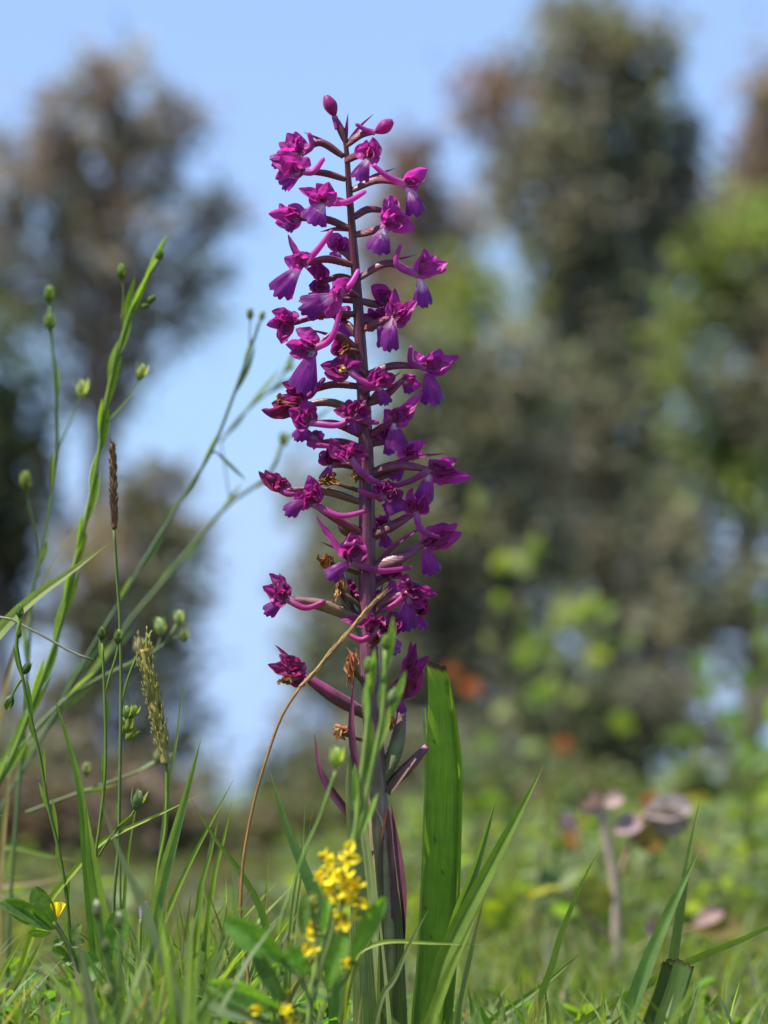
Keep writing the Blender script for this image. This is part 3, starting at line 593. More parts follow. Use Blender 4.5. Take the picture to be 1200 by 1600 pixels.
flower((580, 962), (638, 926), z=-22, mid=(606, 938, -12), r=6.6, petals=[(636, 896, -24, 18), (654, 912, -26, 20), (684, 930, -22, 18), (666, 924, -30), (646, 936, -38, 18), (662, 950, -28)], lip=(634, 988, -34), lw=40, spur=(594, 956, -30), br=(614, 906), white=.4, drape=.35)
flower((580, 1004), (590, 984), z=-46, zb=-10, r=6.6, petals=[(576, 958, -50, 20), (600, 962, -48, 20), (530, 968, -36, 12), (610, 984, -50), (568, 976, -56)], lip=(620, 1020, -56), lw=36, spur=(540, 988, -36), sb=(566, 1000, -48), white=.12, pcol=PETD)
flower((572, 1116), (474, 1054), z=-4, mid=(524, 1088, -4), r=9.5, col=(.14, .025, .06), petals=[(418, 1038, -6, 18), (436, 1022, 0, 20), (430, 1008, 6, 7), (448, 1030, -12, 22), (440, 1060, -12, 20), (462, 1074, -10, 16)], lip=None, pcol=(.3, .03, .16))
flower((588, 1130), (626, 1090), z=-22, mid=(606, 1112, -14), r=7, petals=[(642, 1002, -24, 16), (670, 1024, -22, 18), (650, 1004, -20, 20), (634, 1040, -30, 22), (660, 1046, -26, 18), (622, 1060, -30, 18)], lip=(628, 1116, -26), lw=22, pcol=(.34, .03, .2), white=.05)
rs = random.getstate(); random.seed(77)
for b, c, z in [((566, 560), (528, 556), 26), ((570, 612), (592, 604), -40), ((571, 664), (552, 650), -46), ((573, 735), (518, 726), 20), ((575, 775), (604, 776), -36), ((575, 850), (600, 832), 30), ((576, 945), (552, 930), 26), ((579, 985), (650, 958), 8), ((572, 700), (606, 688), 26), ((578, 1010), (612, 990), -40), ((564, 500), (590, 508), 28), ((562, 470), (500, 474), 26), ((580, 920), (612, 902), 24)]:
    a0 = random.uniform(-2.4, -.7); n = random.randint(4, 6)
    pts = [(c[0]+math.cos(a0+k*.5-.9)*random.uniform(18, 34), c[1]+math.sin(a0+k*.5-.9)*random.uniform(18, 34), z+random.uniform(-10, 10), random.uniform(14, 21)) for k in range(n)]
    sg = 1 if c[0] > b[0] else -1
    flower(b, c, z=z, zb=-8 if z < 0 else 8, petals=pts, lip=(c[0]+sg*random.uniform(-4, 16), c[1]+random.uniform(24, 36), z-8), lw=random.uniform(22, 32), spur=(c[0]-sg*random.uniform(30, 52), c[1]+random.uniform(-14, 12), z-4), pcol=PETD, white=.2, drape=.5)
random.setstate(rs)
# withered brown flowers still clinging to the stem
def withered(cx, cy, rx, ry, n, z, col=BROWN, stalk=None):
    C = Q(cx, cy, z); mb = MB()
    for k in range(n):
        a = Q(cx+random.uniform(-.5, .5)*rx, cy+random.uniform(-.6, .6)*ry, z+random.uniform(-6, 6)); b = Q(cx+random.uniform(-1, 1)*rx, cy+random.uniform(-1, 1)*ry, z+random.uniform(-9, 9))
        m = (a+b)/2+Vector((random.uniform(-1, 1), random.uniform(-1, 1), random.uniform(-1, 1)))*U*7
        sheet(mb, bez(a, m, b, 7), lambda q: U*9*(math.sin(math.pi*min(1, q*.8+.15))), jit(col, .35), rot=random.uniform(-1.5, 1.5), fold=.2, cup=.3, nseg=4, wav=.5)
    tube(mb, spline([Q(stalk[0], stalk[1], 0), (Q(*stalk[:2])+C)/2-CF*U*8, C], 8), U*3.5, jit(OVG, .2), 7)
    return mb.build('withered_flower', M['dry'], orchid)
withered(512, 750, 20, 12, 12, -14, (.26, .11, .035), (570, 770)); withered(509, 878, 12, 18, 12, -8, (.36, .15, .04), (572, 900)); withered(549, 1040, 9, 36, 16, -20, (.42, .21, .10), (576, 1080))
withered(536, 1146, 16, 14, 12, -18, (.40, .19, .09), (580, 1160)); withered(540, 545, 9, 7, 8, -16, (.22, .09, .03), (564, 550)); withered(436, 628, 9, 11, 8, -2, (.25, .09, .05), (470, 634)); withered(448, 1062, 14, 8, 8, -16, (.33, .16, .07), (470, 1060)); withered(530, 920, 10, 22, 9, -10, (.38, .22, .10), (566, 950)); withered(612, 1130, 6, 18, 6, -16, (.4, .2, .1), (590, 1150)); withered(556, 742, 8, 14, 8, -18, (.3, .14, .05), (572, 750)); withered(536, 578, 7, 6, 5, -50, (.6, .38, .1), (560, 584))
# swollen green ovaries and long bracts low on the stem
for a, b, m, r in [((574, 830), (526, 800), (540, 830, 4), 6), ((576, 1000), (528, 880), (546, 950, 8), 9), ((594, 1226), (630, 1106), (620, 1170, 2), 11), ((598, 1238), (668, 1166), (632, 1206, 6), 8.5)]:
    f = ovary(Q(a[0], a[1], 4), Q(b[0], b[1], 2), r, (.15, .17, .06) if r > 8.8 else (.16, .08, .07), mid=Q(*m)); f.name = 'ovary'
for b, t, m, wp, g in [((560, 1290, -14), (491, 1146, -6), (506, 1215, -18), 15, 0), ((560, 1215, -22), (553, 1060, -20), (550, 1140, -24), 13, 0), ((606, 1240, -6), (662, 1170, -10), (636, 1200, -16), 13, .3), ((624, 1475, -8), (612, 1256, -12), (625, 1375, -18), 27, .1), ((578, 1000, 8), (600, 906, 0), (588, 950, 0), 8, 0), ((560, 960, -4), (528, 900, 6), (534, 930, 0), 6, 0)]:
    bract(orchid, Q(*b), Q(*t), wp, mid=Q(*m), green=g, rot=.25, col=(.115, .03, .06))
# pale ribbed sheathing leaves round the lower stem
def sheath(pts, wd, col, rot, cup, z):
    mb = MB(); ps = spline([Q(x, y, z) for x, y in pts], 26)
    sheet(mb, ps, wd, col, rot=rot, fold=0, cup=cup, nseg=12)
    return mb.build('sheath_leaf', M['sheath'], orchid)
M['sheath'] = plant_mat('sheath_leaf', rough=.5, spec=.35, trans=.3, tint=(1.5, 1.5, .6), vein=(34, .6), vamt=.4, bump=.7)
sheath([(590, 1690), (586, 1600), (578, 1480), (566, 1340), (552, 1240), (548, 1178)], lambda q: U*(66*(1-q)**.55+2), [(0, (.19, .24, .09)), (.6, (.20, .25, .10)), (1, (.24, .27, .11))], .2, .35, -20)
sheath([(606, 1690), (606, 1560), (606, 1440), (602, 1330), (606, 1262)], lambda q: U*(56*(1-q)**.5+2), [(0, (.15, .21, .06)), (.6, (.14, .15, .075)), (1, (.2, .08, .11))], -.3, .4, -14)

# ------------------------------------------------------------------ the broad bitten leaf beside the orchid
def broad_leaf():
    b = root(672, 0.01); t = empty('broad_leaf', b, 'broad strap leaf with a bitten brown tip beside the orchid stem', 'leaf')
    def cu(u, q, c):
        if q > .985+.004*mnoise.noise(Vector((u*3, 0, 0))): return (.06, .025, .012)
        if q > .95: return lerp3(c, (.22, .24, .03), (q-.95)/.04)
        n = mnoise.noise(Vector((u*9, q*60, 0)))
        return (.05, .05, .02) if n > .62 else c
    mb = MB(); ps = spline([b]+[P(x, y, .004) for x, y in [(674, 1600), (682, 1500), (689, 1340), (692, 1200), (688, 1100), (680, 1030)]], 110)
    sheet(mb, ps, lambda q: U*(66-8*q-28*max(0, (q-.76)/.24)**1.25), [(0, (.10, .16, .035)), (.5, (.11, .19, .02)), (1, (.14, .23, .02))], rot=-.32, fold=.02, cup=.10, nseg=16, endf=lambda u: .010*(1-u)+.006*mnoise.noise(Vector((u*3, 3, 0))), colu=cu)
    o = mb.build('blade', M['grass'], t)
    mb = MB(); sheet(mb, [p-CF*U*6-CR*U*26 for p in ps[:98]], lambda q: U*14*(1-q*.6), (.2, .26, .10), rot=.5, fold=.1, nseg=3)
    mb.build('folded_edge', M['grass'], t)
    mb = MB(); sheet(mb, [p+CF*U*3+CR*(U*24*(1-.45*max(0, (i/105-.76)/.24))) for i, p in enumerate(ps[:105])], lambda q: U*15*(1-q*.35), [(0, (.13, .2, .03)), (.6, (.16, .25, .025)), (1, (.22, .29, .03))], rot=.75, fold=.08, nseg=4)
    mb.build('sunlit_margin', M['grass'], t)  # added ribbon, turned sunward and coloured lighter to paint the edge's glow
broad_leaf()

# ------------------------------------------------------------------ grass tufts: each blade placed as in the photo
def blade(parent, pts, d, w, col, tip=None, rot=0.25, fold=.22, base=None, name='blade', mat='grass', taper=.55, cupn=0.0):
    ps3 = pp(pts, d)                                   # from tip down
    ps3 = list(reversed(ps3))
    if base is not None: ps3 = [base]+ps3
    s = px(d)
    ps = spline(ps3, 34); mb = MB()
    tc = tip or lerp3(col, (.2, .24, .06), .3)
    sheet(mb, ps, lambda q: s*w*(.7+.3*min(1, q/.3))*(1 if q < 1-taper else max(.02, (1-((q-(1-taper))/taper)**1.9))), [(0, col), (.75, col), (.96, tc), (1, lerp3(tc, (.3, .2, .1), .6))], rot=rot, fold=fold, cup=cupn, nseg=6)
    return mb.build(name, M[mat], parent)
def tuft(label, bx, d, blades, name='grass_tuft'):
    b = root(bx, d); t = empty(name, b, label, 'grass')
    for i, (pts, dd, w, col, rot, fold, *tp) in enumerate(blades):
        bb = root(bx+random.uniform(-14, 14) if abs(pts[-1][0]-bx) > 60 else pts[-1][0], d+dd*.5)
        blade(t, pts, d+dd, w, jit(col, .08), rot=rot, fold=fold, base=bb, taper=tp[0] if tp else .55)
    return t
g1 = (.115, .185, .03); g2 = (.16, .235, .035); g3 = (.14, .19, .07); g4 = (.17, .21, .09); lime = (.22, .28, .03); pale = (.22, .24, .15); tan = (.30, .23, .12)
tuft('tuft of broad upright bright-green blades beside the clover with the yellow bud', 165, 0.0, [
    ([(80, 1075), (105, 1152), (126, 1235), (136, 1340), (150, 1500), (158, 1620)], .01, 17, g1, .2, .3),
    ([(104, 1150), (120, 1220), (134, 1320), (146, 1450), (160, 1620)], .03, 12, g2, -.4, .25),
    ([(133, 1248), (142, 1330), (156, 1420), (172, 1490), (184, 1560), (190, 1640)], -.01, 30, g2, .15, .3),
    ([(218, 1230), (200, 1340), (190, 1480), (182, 1620)], .05, 8, g1, .3, .2)])
tuft('tuft of long pale-green blades leaning over the small lilac flower', 232, 0.0, [
    ([(314, 1155), (291, 1240), (262, 1345), (242, 1432), (230, 1540), (226, 1640)], 0, 22, g3, -.15, .15),
    ([(366, 1216), (330, 1285), (295, 1352), (267, 1415), (251, 1467), (240, 1630)], .015, 10, g2, .2, .2),
    ([(298, 1043), (284, 1093), (276, 1160), (263, 1240), (253, 1345), (246, 1480), (240, 1640)], .04, 10, g4, .5, .4),
    ([(228, 1440), (217, 1520), (210, 1640)], 0, 9, g3, .3, .2), ([(246, 1500), (240, 1560), (236, 1640)], .01, 14, g1, .5, .2)])
tuft('sheaf of thin upright blades behind the dry curved stalk', 318, 0.06, [
    ([(343, 1268), (330, 1330), (312, 1400), (305, 1520), (302, 1640)], 0, 12, g1, .3, .2), ([(363, 1249), (350, 1310), (335, 1370), (322, 1480), (312, 1640)], 0, 11, g2, .2, .2),
    ([(357, 1400), (342, 1480), (330, 1560), (322, 1640)], -.02, 11, g3, -.3, .2), ([(332, 1300), (318, 1380), (308, 1480), (300, 1640)], .03, 9, g2, .4, .2), ([(280, 1400), (290, 1480), (300, 1640)], .02, 7, lime, .2, .2), ([(420, 1330), (414, 1420), (402, 1560), (390, 1640)], .02, 7, g2, .2, .2), ([(436, 1375), (400, 1412), (366, 1450), (345, 1500), (325, 1600)], .02, 10, lime, .3, .2)])
tuft('long dark blade crossing the dry curved stalk behind the yellow blossoms', 436, -.03, [
    ([(296, 1245), (336, 1310), (378, 1366), (413, 1436), (430, 1540), (436, 1640)], 0, 13, g1, .2, .2),
    ([(421, 1203), (448, 1290), (475, 1357), (492, 1400), (515, 1480), (520, 1640)], .05, 25, (.10, .17, .07), .1, .18),
    ([(477, 1254), (473, 1322), (465, 1365), (455, 1450), (440, 1640)], .06, 8, g3, .4, .3), ([(489, 1264), (479, 1322), (470, 1380), (456, 1500), (444, 1640)], .07, 9, g4, .3, .3)])
tuft('arching blade bent across the flax stems toward the foxtail spike', 18, .02, [
    ([(315, 1240), (252, 1271), (182, 1303), (150, 1324), (110, 1368), (77, 1410), (44, 1480), (20, 1580)], 0, 11, lime, .3, .25),
    ([(70, 1462), (50, 1500), (25, 1545), (2, 1590), (-6, 1650)], -.02, 20, g2, .2, .25), ([(40, 1460), (20, 1490), (-6, 1540), (-20, 1620)], .02, 12, lime, .1, .2),
    ([(21, 1271), (8, 1273), (-20, 1282), (-60, 1330), (-70, 1600)], .01, 8, g3, .1, .2)])
tuft('narrow pair of pointed bright-green blades beside the broad strap leaf', 668, -.03, [
    ([(850, 1195), (814, 1265), (768, 1353), (737, 1411), (712, 1460), (691, 1510), (672, 1590), (664, 1650)], 0, 27, g2, .15, .22),
    ([(777, 1240), (757, 1311), (738, 1372), (716, 1426), (702, 1490), (690, 1640)], .02, 22, (.085, .15, .035), -.2, .3),
    ([(745, 1430), (707, 1510), (676, 1590), (660, 1650)], -.03, 20, g2, .3, .2), ([(757, 1400), (738, 1480), (722, 1560), (712, 1650)], .0, 10, g4, .3, .2)])
tuft('thin curling blades crossing in front of the lower orchid stem', 566, -.06, [
    ([(756, 1476), (676, 1474), (611, 1471), (575, 1480), (556, 1496), (540, 1550), (536, 1640)], 0, 9, lime, .3, .2),
    ([(670, 1420), (640, 1476), (616, 1530), (596, 1560), (580, 1640)], -.02, 10, g4, .1, .2), ([(597, 1440), (568, 1487), (548, 1540), (530, 1640)], 0, 7, (.22, .22, .09), .2, .2), ([(566, 1552), (560, 1590), (556, 1650)], -.02, 8, tan, .2, .2)])
tuft('two tall pointed blades rising behind the chewed dark leaf', 1000, 0.0, [
    ([(1095, 1242), (1077, 1337), (1063, 1431), (1052, 1510), (1040, 1640)], .04, 17, g3, .3, .25),
    ([(1093, 1328), (1061, 1394), (1035, 1450), (1005, 1525), (982, 1592), (966, 1650)], -.02, 24, (.12, .20, .06), .2, .2),
    ([(1093, 1536), (1084, 1570), (1074, 1600), (1068, 1650)], 0, 12, g3, .4, .4)])
tuft('long lime blade lying diagonally behind the chewed dark leaf', 850, .03, [
    ([(1290, 1420), (1200, 1450), (1159, 1469), (1080, 1502), (990, 1551), (907, 1600), (870, 1640)], 0, 13, lime, .2, .25)])
tuft('slender olive blade standing alone with short shoots at its foot', 824, .01, [
    ([(943, 1313), (911, 1375), (877, 1457), (859, 1517), (829, 1596), (822, 1650)], 0, 11, (.19, .23, .06), -.2, .3),
    ([(909, 1487), (862, 1529), (806, 1570), (765, 1600), (740, 1650)], .02, 13, g1, .1, .2), ([(862, 1551), (846, 1580), (836, 1650)], -.01, 5, tan, .2, .2), ([(826, 1572), (816, 1610), (812, 1650)], -.01, 7, g3, .2, .2),
    ([(922, 1540), (908, 1570), (896, 1640)], .12, 18, lime, .2, .2)])
tuft('blurred pale blade slanting in front of the clover', 296, -.17, [([(156, 1247), (189, 1338), (224, 1415), (252, 1492), (280, 1572), (300, 1680)], 0, 15, (.17, .20, .13), .1, .15)])
tuft('blurred grey-green stems standing before the clover leaves', 150, -.22, [
    ([(113, 1408), (122, 1470), (140, 1560), (150, 1660)], 0, 15, (.20, .21, .13), .1, .15), ([(165, 1480), (186, 1560), (200, 1680)], .02, 13, (.12, .17, .07), .2, .2)])
tuft('shining white-lit blade lying low beneath the clover', 20, -.01, [([(98, 1497), (70, 1530), (40, 1565), (16, 1600), (0, 1650)], 0, 15, (.2, .24, .2), 1.15, .05)])  # the strong light on this blade is put into its whitish colour
tuft('wide light blade slanting in from behind the flax stems', -95, .08, [
    ([(171, 848), (115, 890), (52, 935), (0, 986), (-60, 1070), (-90, 1250)], 0, 22, (.26, .30, .12), .2, .2, .3)])
tuft('flat blurred green blade lying behind the broad upright blades', -40, .28, [([(122, 1345), (70, 1335), (14, 1322), (-40, 1340), (-80, 1420)], 0, 20, g1, .2, .2), ([(130, 1362), (60, 1378), (0, 1385), (-60, 1420)], .15, 14, tan, .2, .2), ([(120, 1385), (60, 1396), (0, 1402), (-50, 1440)], .15, 10, pale, .2, .2)])
tuft('blurred beige dry blades standing behind the left flax stems', 10, .22, [([(16, 1150), (12, 1230), (4, 1310), (-4, 1420), (0, 1560)], 0, 13, tan, .2, .2), ([(102, 1098), (60, 1145), (20, 1178), (-40, 1240), (-60, 1450)], .1, 18, pale, .2, .2), ([(130, 800), (101, 848), (70, 907), (30, 1000), (0, 1120), (-30, 1300)], .1, 9, tan, .3, .2)])
tuft('pale withered stalks blurred beyond the chewed dark leaf', 1190, .5, [([(1166, 1476), (1178, 1540), (1187, 1610)], 0, 16, pale, .2, .2), ([(1060, 1490), (1072, 1560), (1080, 1640)], .1, 12, tan, .2, .2)])

def chewed_leaf():
    b = root(1022, -.015); t = empty('chewed_leaf', b, 'dark folded strap leaf chewed straight across its top', 'leaf')
    for nm, pts, w, rot, col in [('blade', [(1066, 1500), (1054, 1545), (1036, 1600), (1028, 1650)], 46, .25, (.085, .13, .045)), ('folded_half', [(1040, 1502), (1026, 1550), (1008, 1600), (1000, 1650)], 26, -.75, (.06, .085, .035))]:
        mb = MB(); ps = spline([b]+list(reversed(pp(pts, -.015 if nm == 'blade' else -.02))), 30)
        sd = random.uniform(0, 9)
        sheet(mb, ps, lambda q: U*w*(.75+.25*q), col, rot=rot, fold=.05, cup=.12, nseg=14, endf=lambda u: .035*mnoise.noise(Vector((u*4+sd, 1, 1)))+.02*abs(u), colu=lambda u, q, c: (.05, .022, .012) if q > .975 else c)
        mb.build(nm, M['grass'], t)
chewed_leaf()

# ------------------------------------------------------------------ dry stalk, spikes of timothy and foxtail
def stalk_part(t, pts, d, w, col, base=None, name='stalk', mat='stemgreen', n=40, w0=None):
    ps3 = list(reversed(pp(pts, d)))
    if base is not None: ps3 = [base]+ps3
    s = px(d); mb = MB(); a = w0 or w*1.15
    tube(mb, spline(ps3, n), lambda q: s*.5*(a+(w-a)*q), col, 8); return mb.build(name, M[mat], t)
def spike(t, pts, d, w, col, n, name, L, mat='dry', spread=.45, awn=0):
    "seed head of overlapping scales round an axis"
    ps = spline(list(reversed(pp(pts, d))), 40); s = px(d); mb = MB(); T = tangents(ps)
    tube(mb, ps, lambda q: s*w*.22, col, 6)
    for i in range(n):
        q = i/n; k = min(38, int(q*39)); p = ps[k]; tt = T[k]; a = random.uniform(0, 6.28)
        X = tt.cross(CF).normalized(); Y = tt.cross(X); rd = X*math.cos(a)+Y*math.sin(a)
        env = max(.25, math.sin(math.pi*min(1, q*.82+.14))**.6)
        e = p+(tt*(1-spread)+rd*spread).normalized()*s*L*random.uniform(.8, 1.2)
        e += rd*s*w*.12*env
        sheet(mb, [p+rd*s*w*.1*env, p.lerp(e, .5)+rd*s*w*.14*env, e], lambda u: s*w*.34*env*(1-u*.85), jit(col, .25), wdir=tt.cross(rd), fold=.3, nseg=2)
        if awn: tube(mb, [e, e+(tt*.8+rd*.35)*s*awn*.5, e+(tt+rd*.3)*s*awn], s*.45, jit(col, .2), 3)
    return mb.build(name, M[mat], t)
b = root(386, -.035); t = empty('dry_grass_stalk', b, 'thin tan dry grass stalk arching up across the orchid stem', 'grass')
stalk_part(t, [(470, 1072), (440, 1120), (415, 1190), (396, 1258), (381, 1340), (376, 1420), (380, 1480), (388, 1535)], -.035, 4.5, (.32, .18, .06), b, mat='dry')
spike(t, [(595, 932), (572, 955), (545, 988), (515, 1022), (490, 1052), (468, 1074)], -.035, 12, (.42, .28, .11), 150, 'seed_head', 26, spread=.1)
b = root(175, .02); t = empty('timothy_grass', b, 'slim green stalk topped by a narrow dark-brown cylindrical seed spike', 'grass')
stalk_part(t, [(178, 822), (182, 890), (187, 960), (189, 1030), (189, 1100), (187, 1240), (185, 1327), (178, 1408), (175, 1600)], .02, 5, (.12, .17, .05), b)
spike(t, [(176, 693), (177, 740), (178, 790), (179, 826)], .02, 20, (.19, .11, .06), 200, 'seed_head', 13, spread=.3)
b = root(235, .03); t = empty('foxtail_grass', b, 'green stalk with a drooping yellowish-green bristly foxtail spike', 'grass')
stalk_part(t, [(259, 1190), (261, 1215), (259, 1296), (247, 1363), (238, 1480), (232, 1600)], .03, 6, g2, b)
spike(t, [(226, 1014), (232, 1050), (240, 1090), (250, 1140), (259, 1194)], .03, 34, (.36, .32, .10), 170, 'seed_head', 28, spread=.22, awn=9)

# ------------------------------------------------------------------ flax plants
def capsule(t, x, y, d, size, col, ax=(0, -1), sep=True, openn=.35):
    s = px(d); c = P(x, y, d); A = (CR*ax[0]-CU*ax[1]+CF*random.uniform(-.2, .2)).normalized(); L = s*size*1.4; r = s*size*.40
    mb = MB(); cc = jit(col, .12)
    tube(mb, [c+A*(L*(k/7-.5)) for k in range(8)], lambda q: r*max(.08, math.sin(math.pi*(q*.9+.06)))**.75, [(0, cc), (.6, cc), (1, lerp3(cc, (.3, .3, .2), .4))], 12, ribs=5, ribamt=.07)
    o = mb.build('seed_capsule', M['leaf'], t)
    if sep:
        mb = MB(); X = A.cross(CF).normalized(); Y = A.cross(X)
        for k in range(5):
            a = k*1.2566+random.uniform(-.2, .2); rd = X*math.cos(a)+Y*math.sin(a); b0 = c-A*L*.48
            sheet(mb, spline([b0, b0+rd*r*1.1+A*L*.3, b0+rd*r*(.8+openn*1.4)+A*L*1.05], 7), lambda q: r*.95*math.sin(math.pi*min(1, q*.75+.22)), jit(col, .15), wdir=A.cross(rd), fold=.15, nseg=4)
        mb.build('calyx', M['leaf'], o)
    return o
def flax(label, bx, d, stems, caps, nleaf=8, col=g1, leafw=7, leafl=55, w=5.5, lcol=None):
    b = root(bx, d); t = empty('flax_plant', b, label, 'plant')
    for i, st in enumerate(stems):
        pts, ww, tobase = st[0], st[1], st[2]
        if tobase: pts = list(pts)+[(bx+(pts[-1][0]-bx)*.4, 1640 if pts[-1][1] < 1600 else pts[-1][1]+40)] if pts[-1][1] < 1560 else pts
        stalk_part(t, pts, d, ww, jit(col, .1), b if tobase else None, name='stem' if tobase else 'branch', w0=ww*1.25)
        ps = spline(list(reversed(pp(pts, d))), 60); T = tangents(ps); s = px(d)
        nl = st[3] if len(st) > 3 else nleaf
        for k in range(nl):
            q = min(58, int((k+random.uniform(.2, .8))/max(1, nl)*58)); p = ps[q]; tt = T[q]; sd = 1 if k % 2 else -1
            X = tt.cross(CF).normalized()*sd+CF*random.uniform(-.6, .6); L = s*leafl*random.uniform(.7, 1.25)
            mb = MB(); sheet(mb, spline([p, p+tt*L*.5+X*L*.07, p+tt*L*.98+X*L*random.uniform(.04, .15)], 9), lambda q: s*leafw*math.sin(math.pi*min(1, q*.9+.1))**.8+s*.3, jit(lcol or g2, .12), rot=random.uniform(-.8, .8), fold=.15, nseg=3)
            mb.build('leaf', M['leaf'], t)
    for cpt in caps: capsule(t, cpt[0], cpt[1], d, cpt[2], cpt[3] if len(cpt) > 3 else (.14, .2, .05), cpt[4] if len(cpt) > 4 else (random.uniform(-.2, .3), -1), True, cpt[5] if len(cpt) > 5 else .15)
    return t
cw = (.3, .34, .2)
flax('tallest flax plant with lime leaves pressed to its leaning stem and tight green buds', -150, .16, [
    ([(250, 400), (240, 420), (225, 440), (206, 480), (188, 540), (172, 600), (160, 660), (154, 714), (136, 802), (115, 890), (90, 992), (63, 1068), (20, 1180), (-50, 1340)], 7, True, 30),
    ([(191, 432), (193, 465), (190, 500)], 2.2, False, 0), ([(234, 472), (215, 484), (203, 496)], 5, False, 0), ([(221, 590), (204, 618), (184, 642), (166, 660)], 2.5, False, 0)],
    [(249, 398, 15, (.12, .2, .04), (.3, -1), .0), (190, 424, 17, (.14, .21, .04), (0, -1), .0), (236, 468, 14, (.12, .19, .04), (.8, -.5), .1), (221, 582, 19, (.3, .34, .14), (.3, -1), .45), (226, 478, 12, (.12, .19, .04), (.9, -.3), .0)], leafl=80, leafw=10, lcol=(.18, .27, .035), col=(.15, .23, .04))
flax('flax plant with three round capsules stacked on thin stems behind the tallest one', -10, .24, [
    ([(78, 470), (79, 520), (86, 594), (90, 687), (84, 760), (63, 876), (52, 925), (45, 1012), (36, 1150), (20, 1350)], 5, True, 7),
    ([(129, 612), (112, 655), (94, 695), (90, 720)], 2.6, False, 0), ([(40, 757), (48, 800), (60, 850), (60, 900)], 3, False, 0)],
    [(77, 460, 19, (.14, .21, .04), (0, -1), .0), (78, 503, 20, (.18, .23, .06), (0, -1), .05), (128, 608, 21, (.3, .33, .17), (0, -1), .6), (40, 752, 23, (.19, .24, .07), (-.1, -1), .0)], col=(.10, .15, .06))
flax('long leaning flax stem crossing the open strip of sky', -120, .27, [
    ([(408, 496), (400, 520), (386, 560), (360, 631), (330, 706), (280, 788), (238, 855), (182, 950), (145, 1010), (105, 1082), (50, 1180), (-20, 1320)], 5, True, 16), ([(391, 500), (390, 530), (392, 545)], 2, False, 0), ([(349, 716), (336, 706), (326, 712)], 2.5, False, 1)],
    [(391, 491, 13, (.13, .19, .05), (0, -1), .0), (410, 494, 11, (.13, .19, .05), (.3, -1), .0)], col=(.11, .16, .08), leafl=70, lcol=(.13, .19, .09))
flax('faint flax stem leaning far behind toward the orchid flowers', -90, .42, [
    ([(450, 575), (428, 605), (401, 627), (372, 655), (345, 690)], 3.5, False, 4), ([(440, 690), (420, 743), (360, 785), (308, 844), (259, 904), (203, 970), (164, 1030), (110, 1090), (52, 1145), (-20, 1250)], 6, True, 13), ([(345, 690), (360, 785)], 2, False, 0), ([(455, 680), (438, 696)], 3, False, 1)],
    [(443, 686, 16, (.2, .26, .08)), (452, 574, 12, (.2, .26, .1), (1, -.7))], col=(.14, .19, .09), leafl=75, lcol=(.16, .22, .1))
flax('slender flax plant with small closed buds beside the wide slanting blade', 122, .02, [
    ([(30, 970), (26, 1005), (34, 1051), (44, 1104), (62, 1180), (75, 1257), (91, 1324), (101, 1380), (106, 1420), (116, 1560)], 5, True, 11), ([(15, 1098), (22, 1080), (33, 1062)], 3.5, False, 0)],
    [(31, 955, 15, (.10, .18, .04), (0, -1), 0), (42, 1044, 15, (.08, .13, .04), (.5, -1), 0), (14, 1097, 18, (.12, .18, .05), (-.4, .9), .2), (30, 990, 10, (.10, .18, .04), (.1, -1), 0)], leafl=60)
flax('flax plant with a bud and an opening blue-tipped capsule side by side', 142, .015, [
    ([(160, 1005), (161, 1030), (163, 1075), (165, 1149), (164, 1215), (155, 1296), (149, 1345), (143, 1500)], 4.5, True, 8), ([(185, 1008), (180, 1030), (170, 1062), (164, 1085)], 3.2, False, 0), ([(213, 1262), (200, 1280), (182, 1296), (166, 1318), (154, 1338)], 3, False, 1)],
    [(159, 990, 15, (.08, .14, .04), (0, -1), 0), (185, 995, 17, (.14, .2, .06), (.1, -1), 0), (215, 1250, 22, (.17, .22, .11), (.3, -1), .55)], leafl=45)
flax('bent flax stalk with a knot of pale green seed capsules beside the foxtail', 190, .035, [
    ([(238, 985), (217, 1020), (200, 1060), (191, 1100), (188, 1150), (187, 1300), (189, 1480)], 3.6, True, 3), ([(201, 1120), (193, 1140), (188, 1155)], 3, False, 0)],
    [(198, 1114, 17, (.2, .26, .09), (0, -1), .45), (209, 1112, 15, (.22, .27, .12), (.4, -1), .45), (201, 1134, 19, (.26, .3, .06), (.2, -1), .1), (205, 1148, 17, (.22, .27, .06), (.6, -.6), .1), (196, 1128, 14, (.18, .24, .08), (-.3, -1), .4)])
flax('flax plant with four whitish ripe capsules blurred behind the foxtail', -80, .2, [
    ([(279, 970), (268, 990), (257, 1006), (238, 1020), (196, 1040), (147, 1064), (87, 1106), (20, 1190), (-40, 1320)], 4.5, True, 5), ([(286, 992), (270, 998), (256, 1006)], 3, False, 0), ([(252, 981), (250, 1000), (244, 1016)], 3, False, 0), ([(217, 1010), (215, 1024), (208, 1034)], 3, False, 0), ([(276, 1176), (250, 1190), (200, 1212), (120, 1240), (40, 1270)], 4, False, 2)],
    [(280, 967, 19, cw), (288, 991, 18, cw), (251, 979, 21, cw), (217, 1010, 19, (.36, .32, .26)), (247, 1183, 16, (.24, .26, .15)), (135, 1202, 16, (.24, .26, .15))], col=(.17, .21, .1), lcol=(.18, .23, .1))
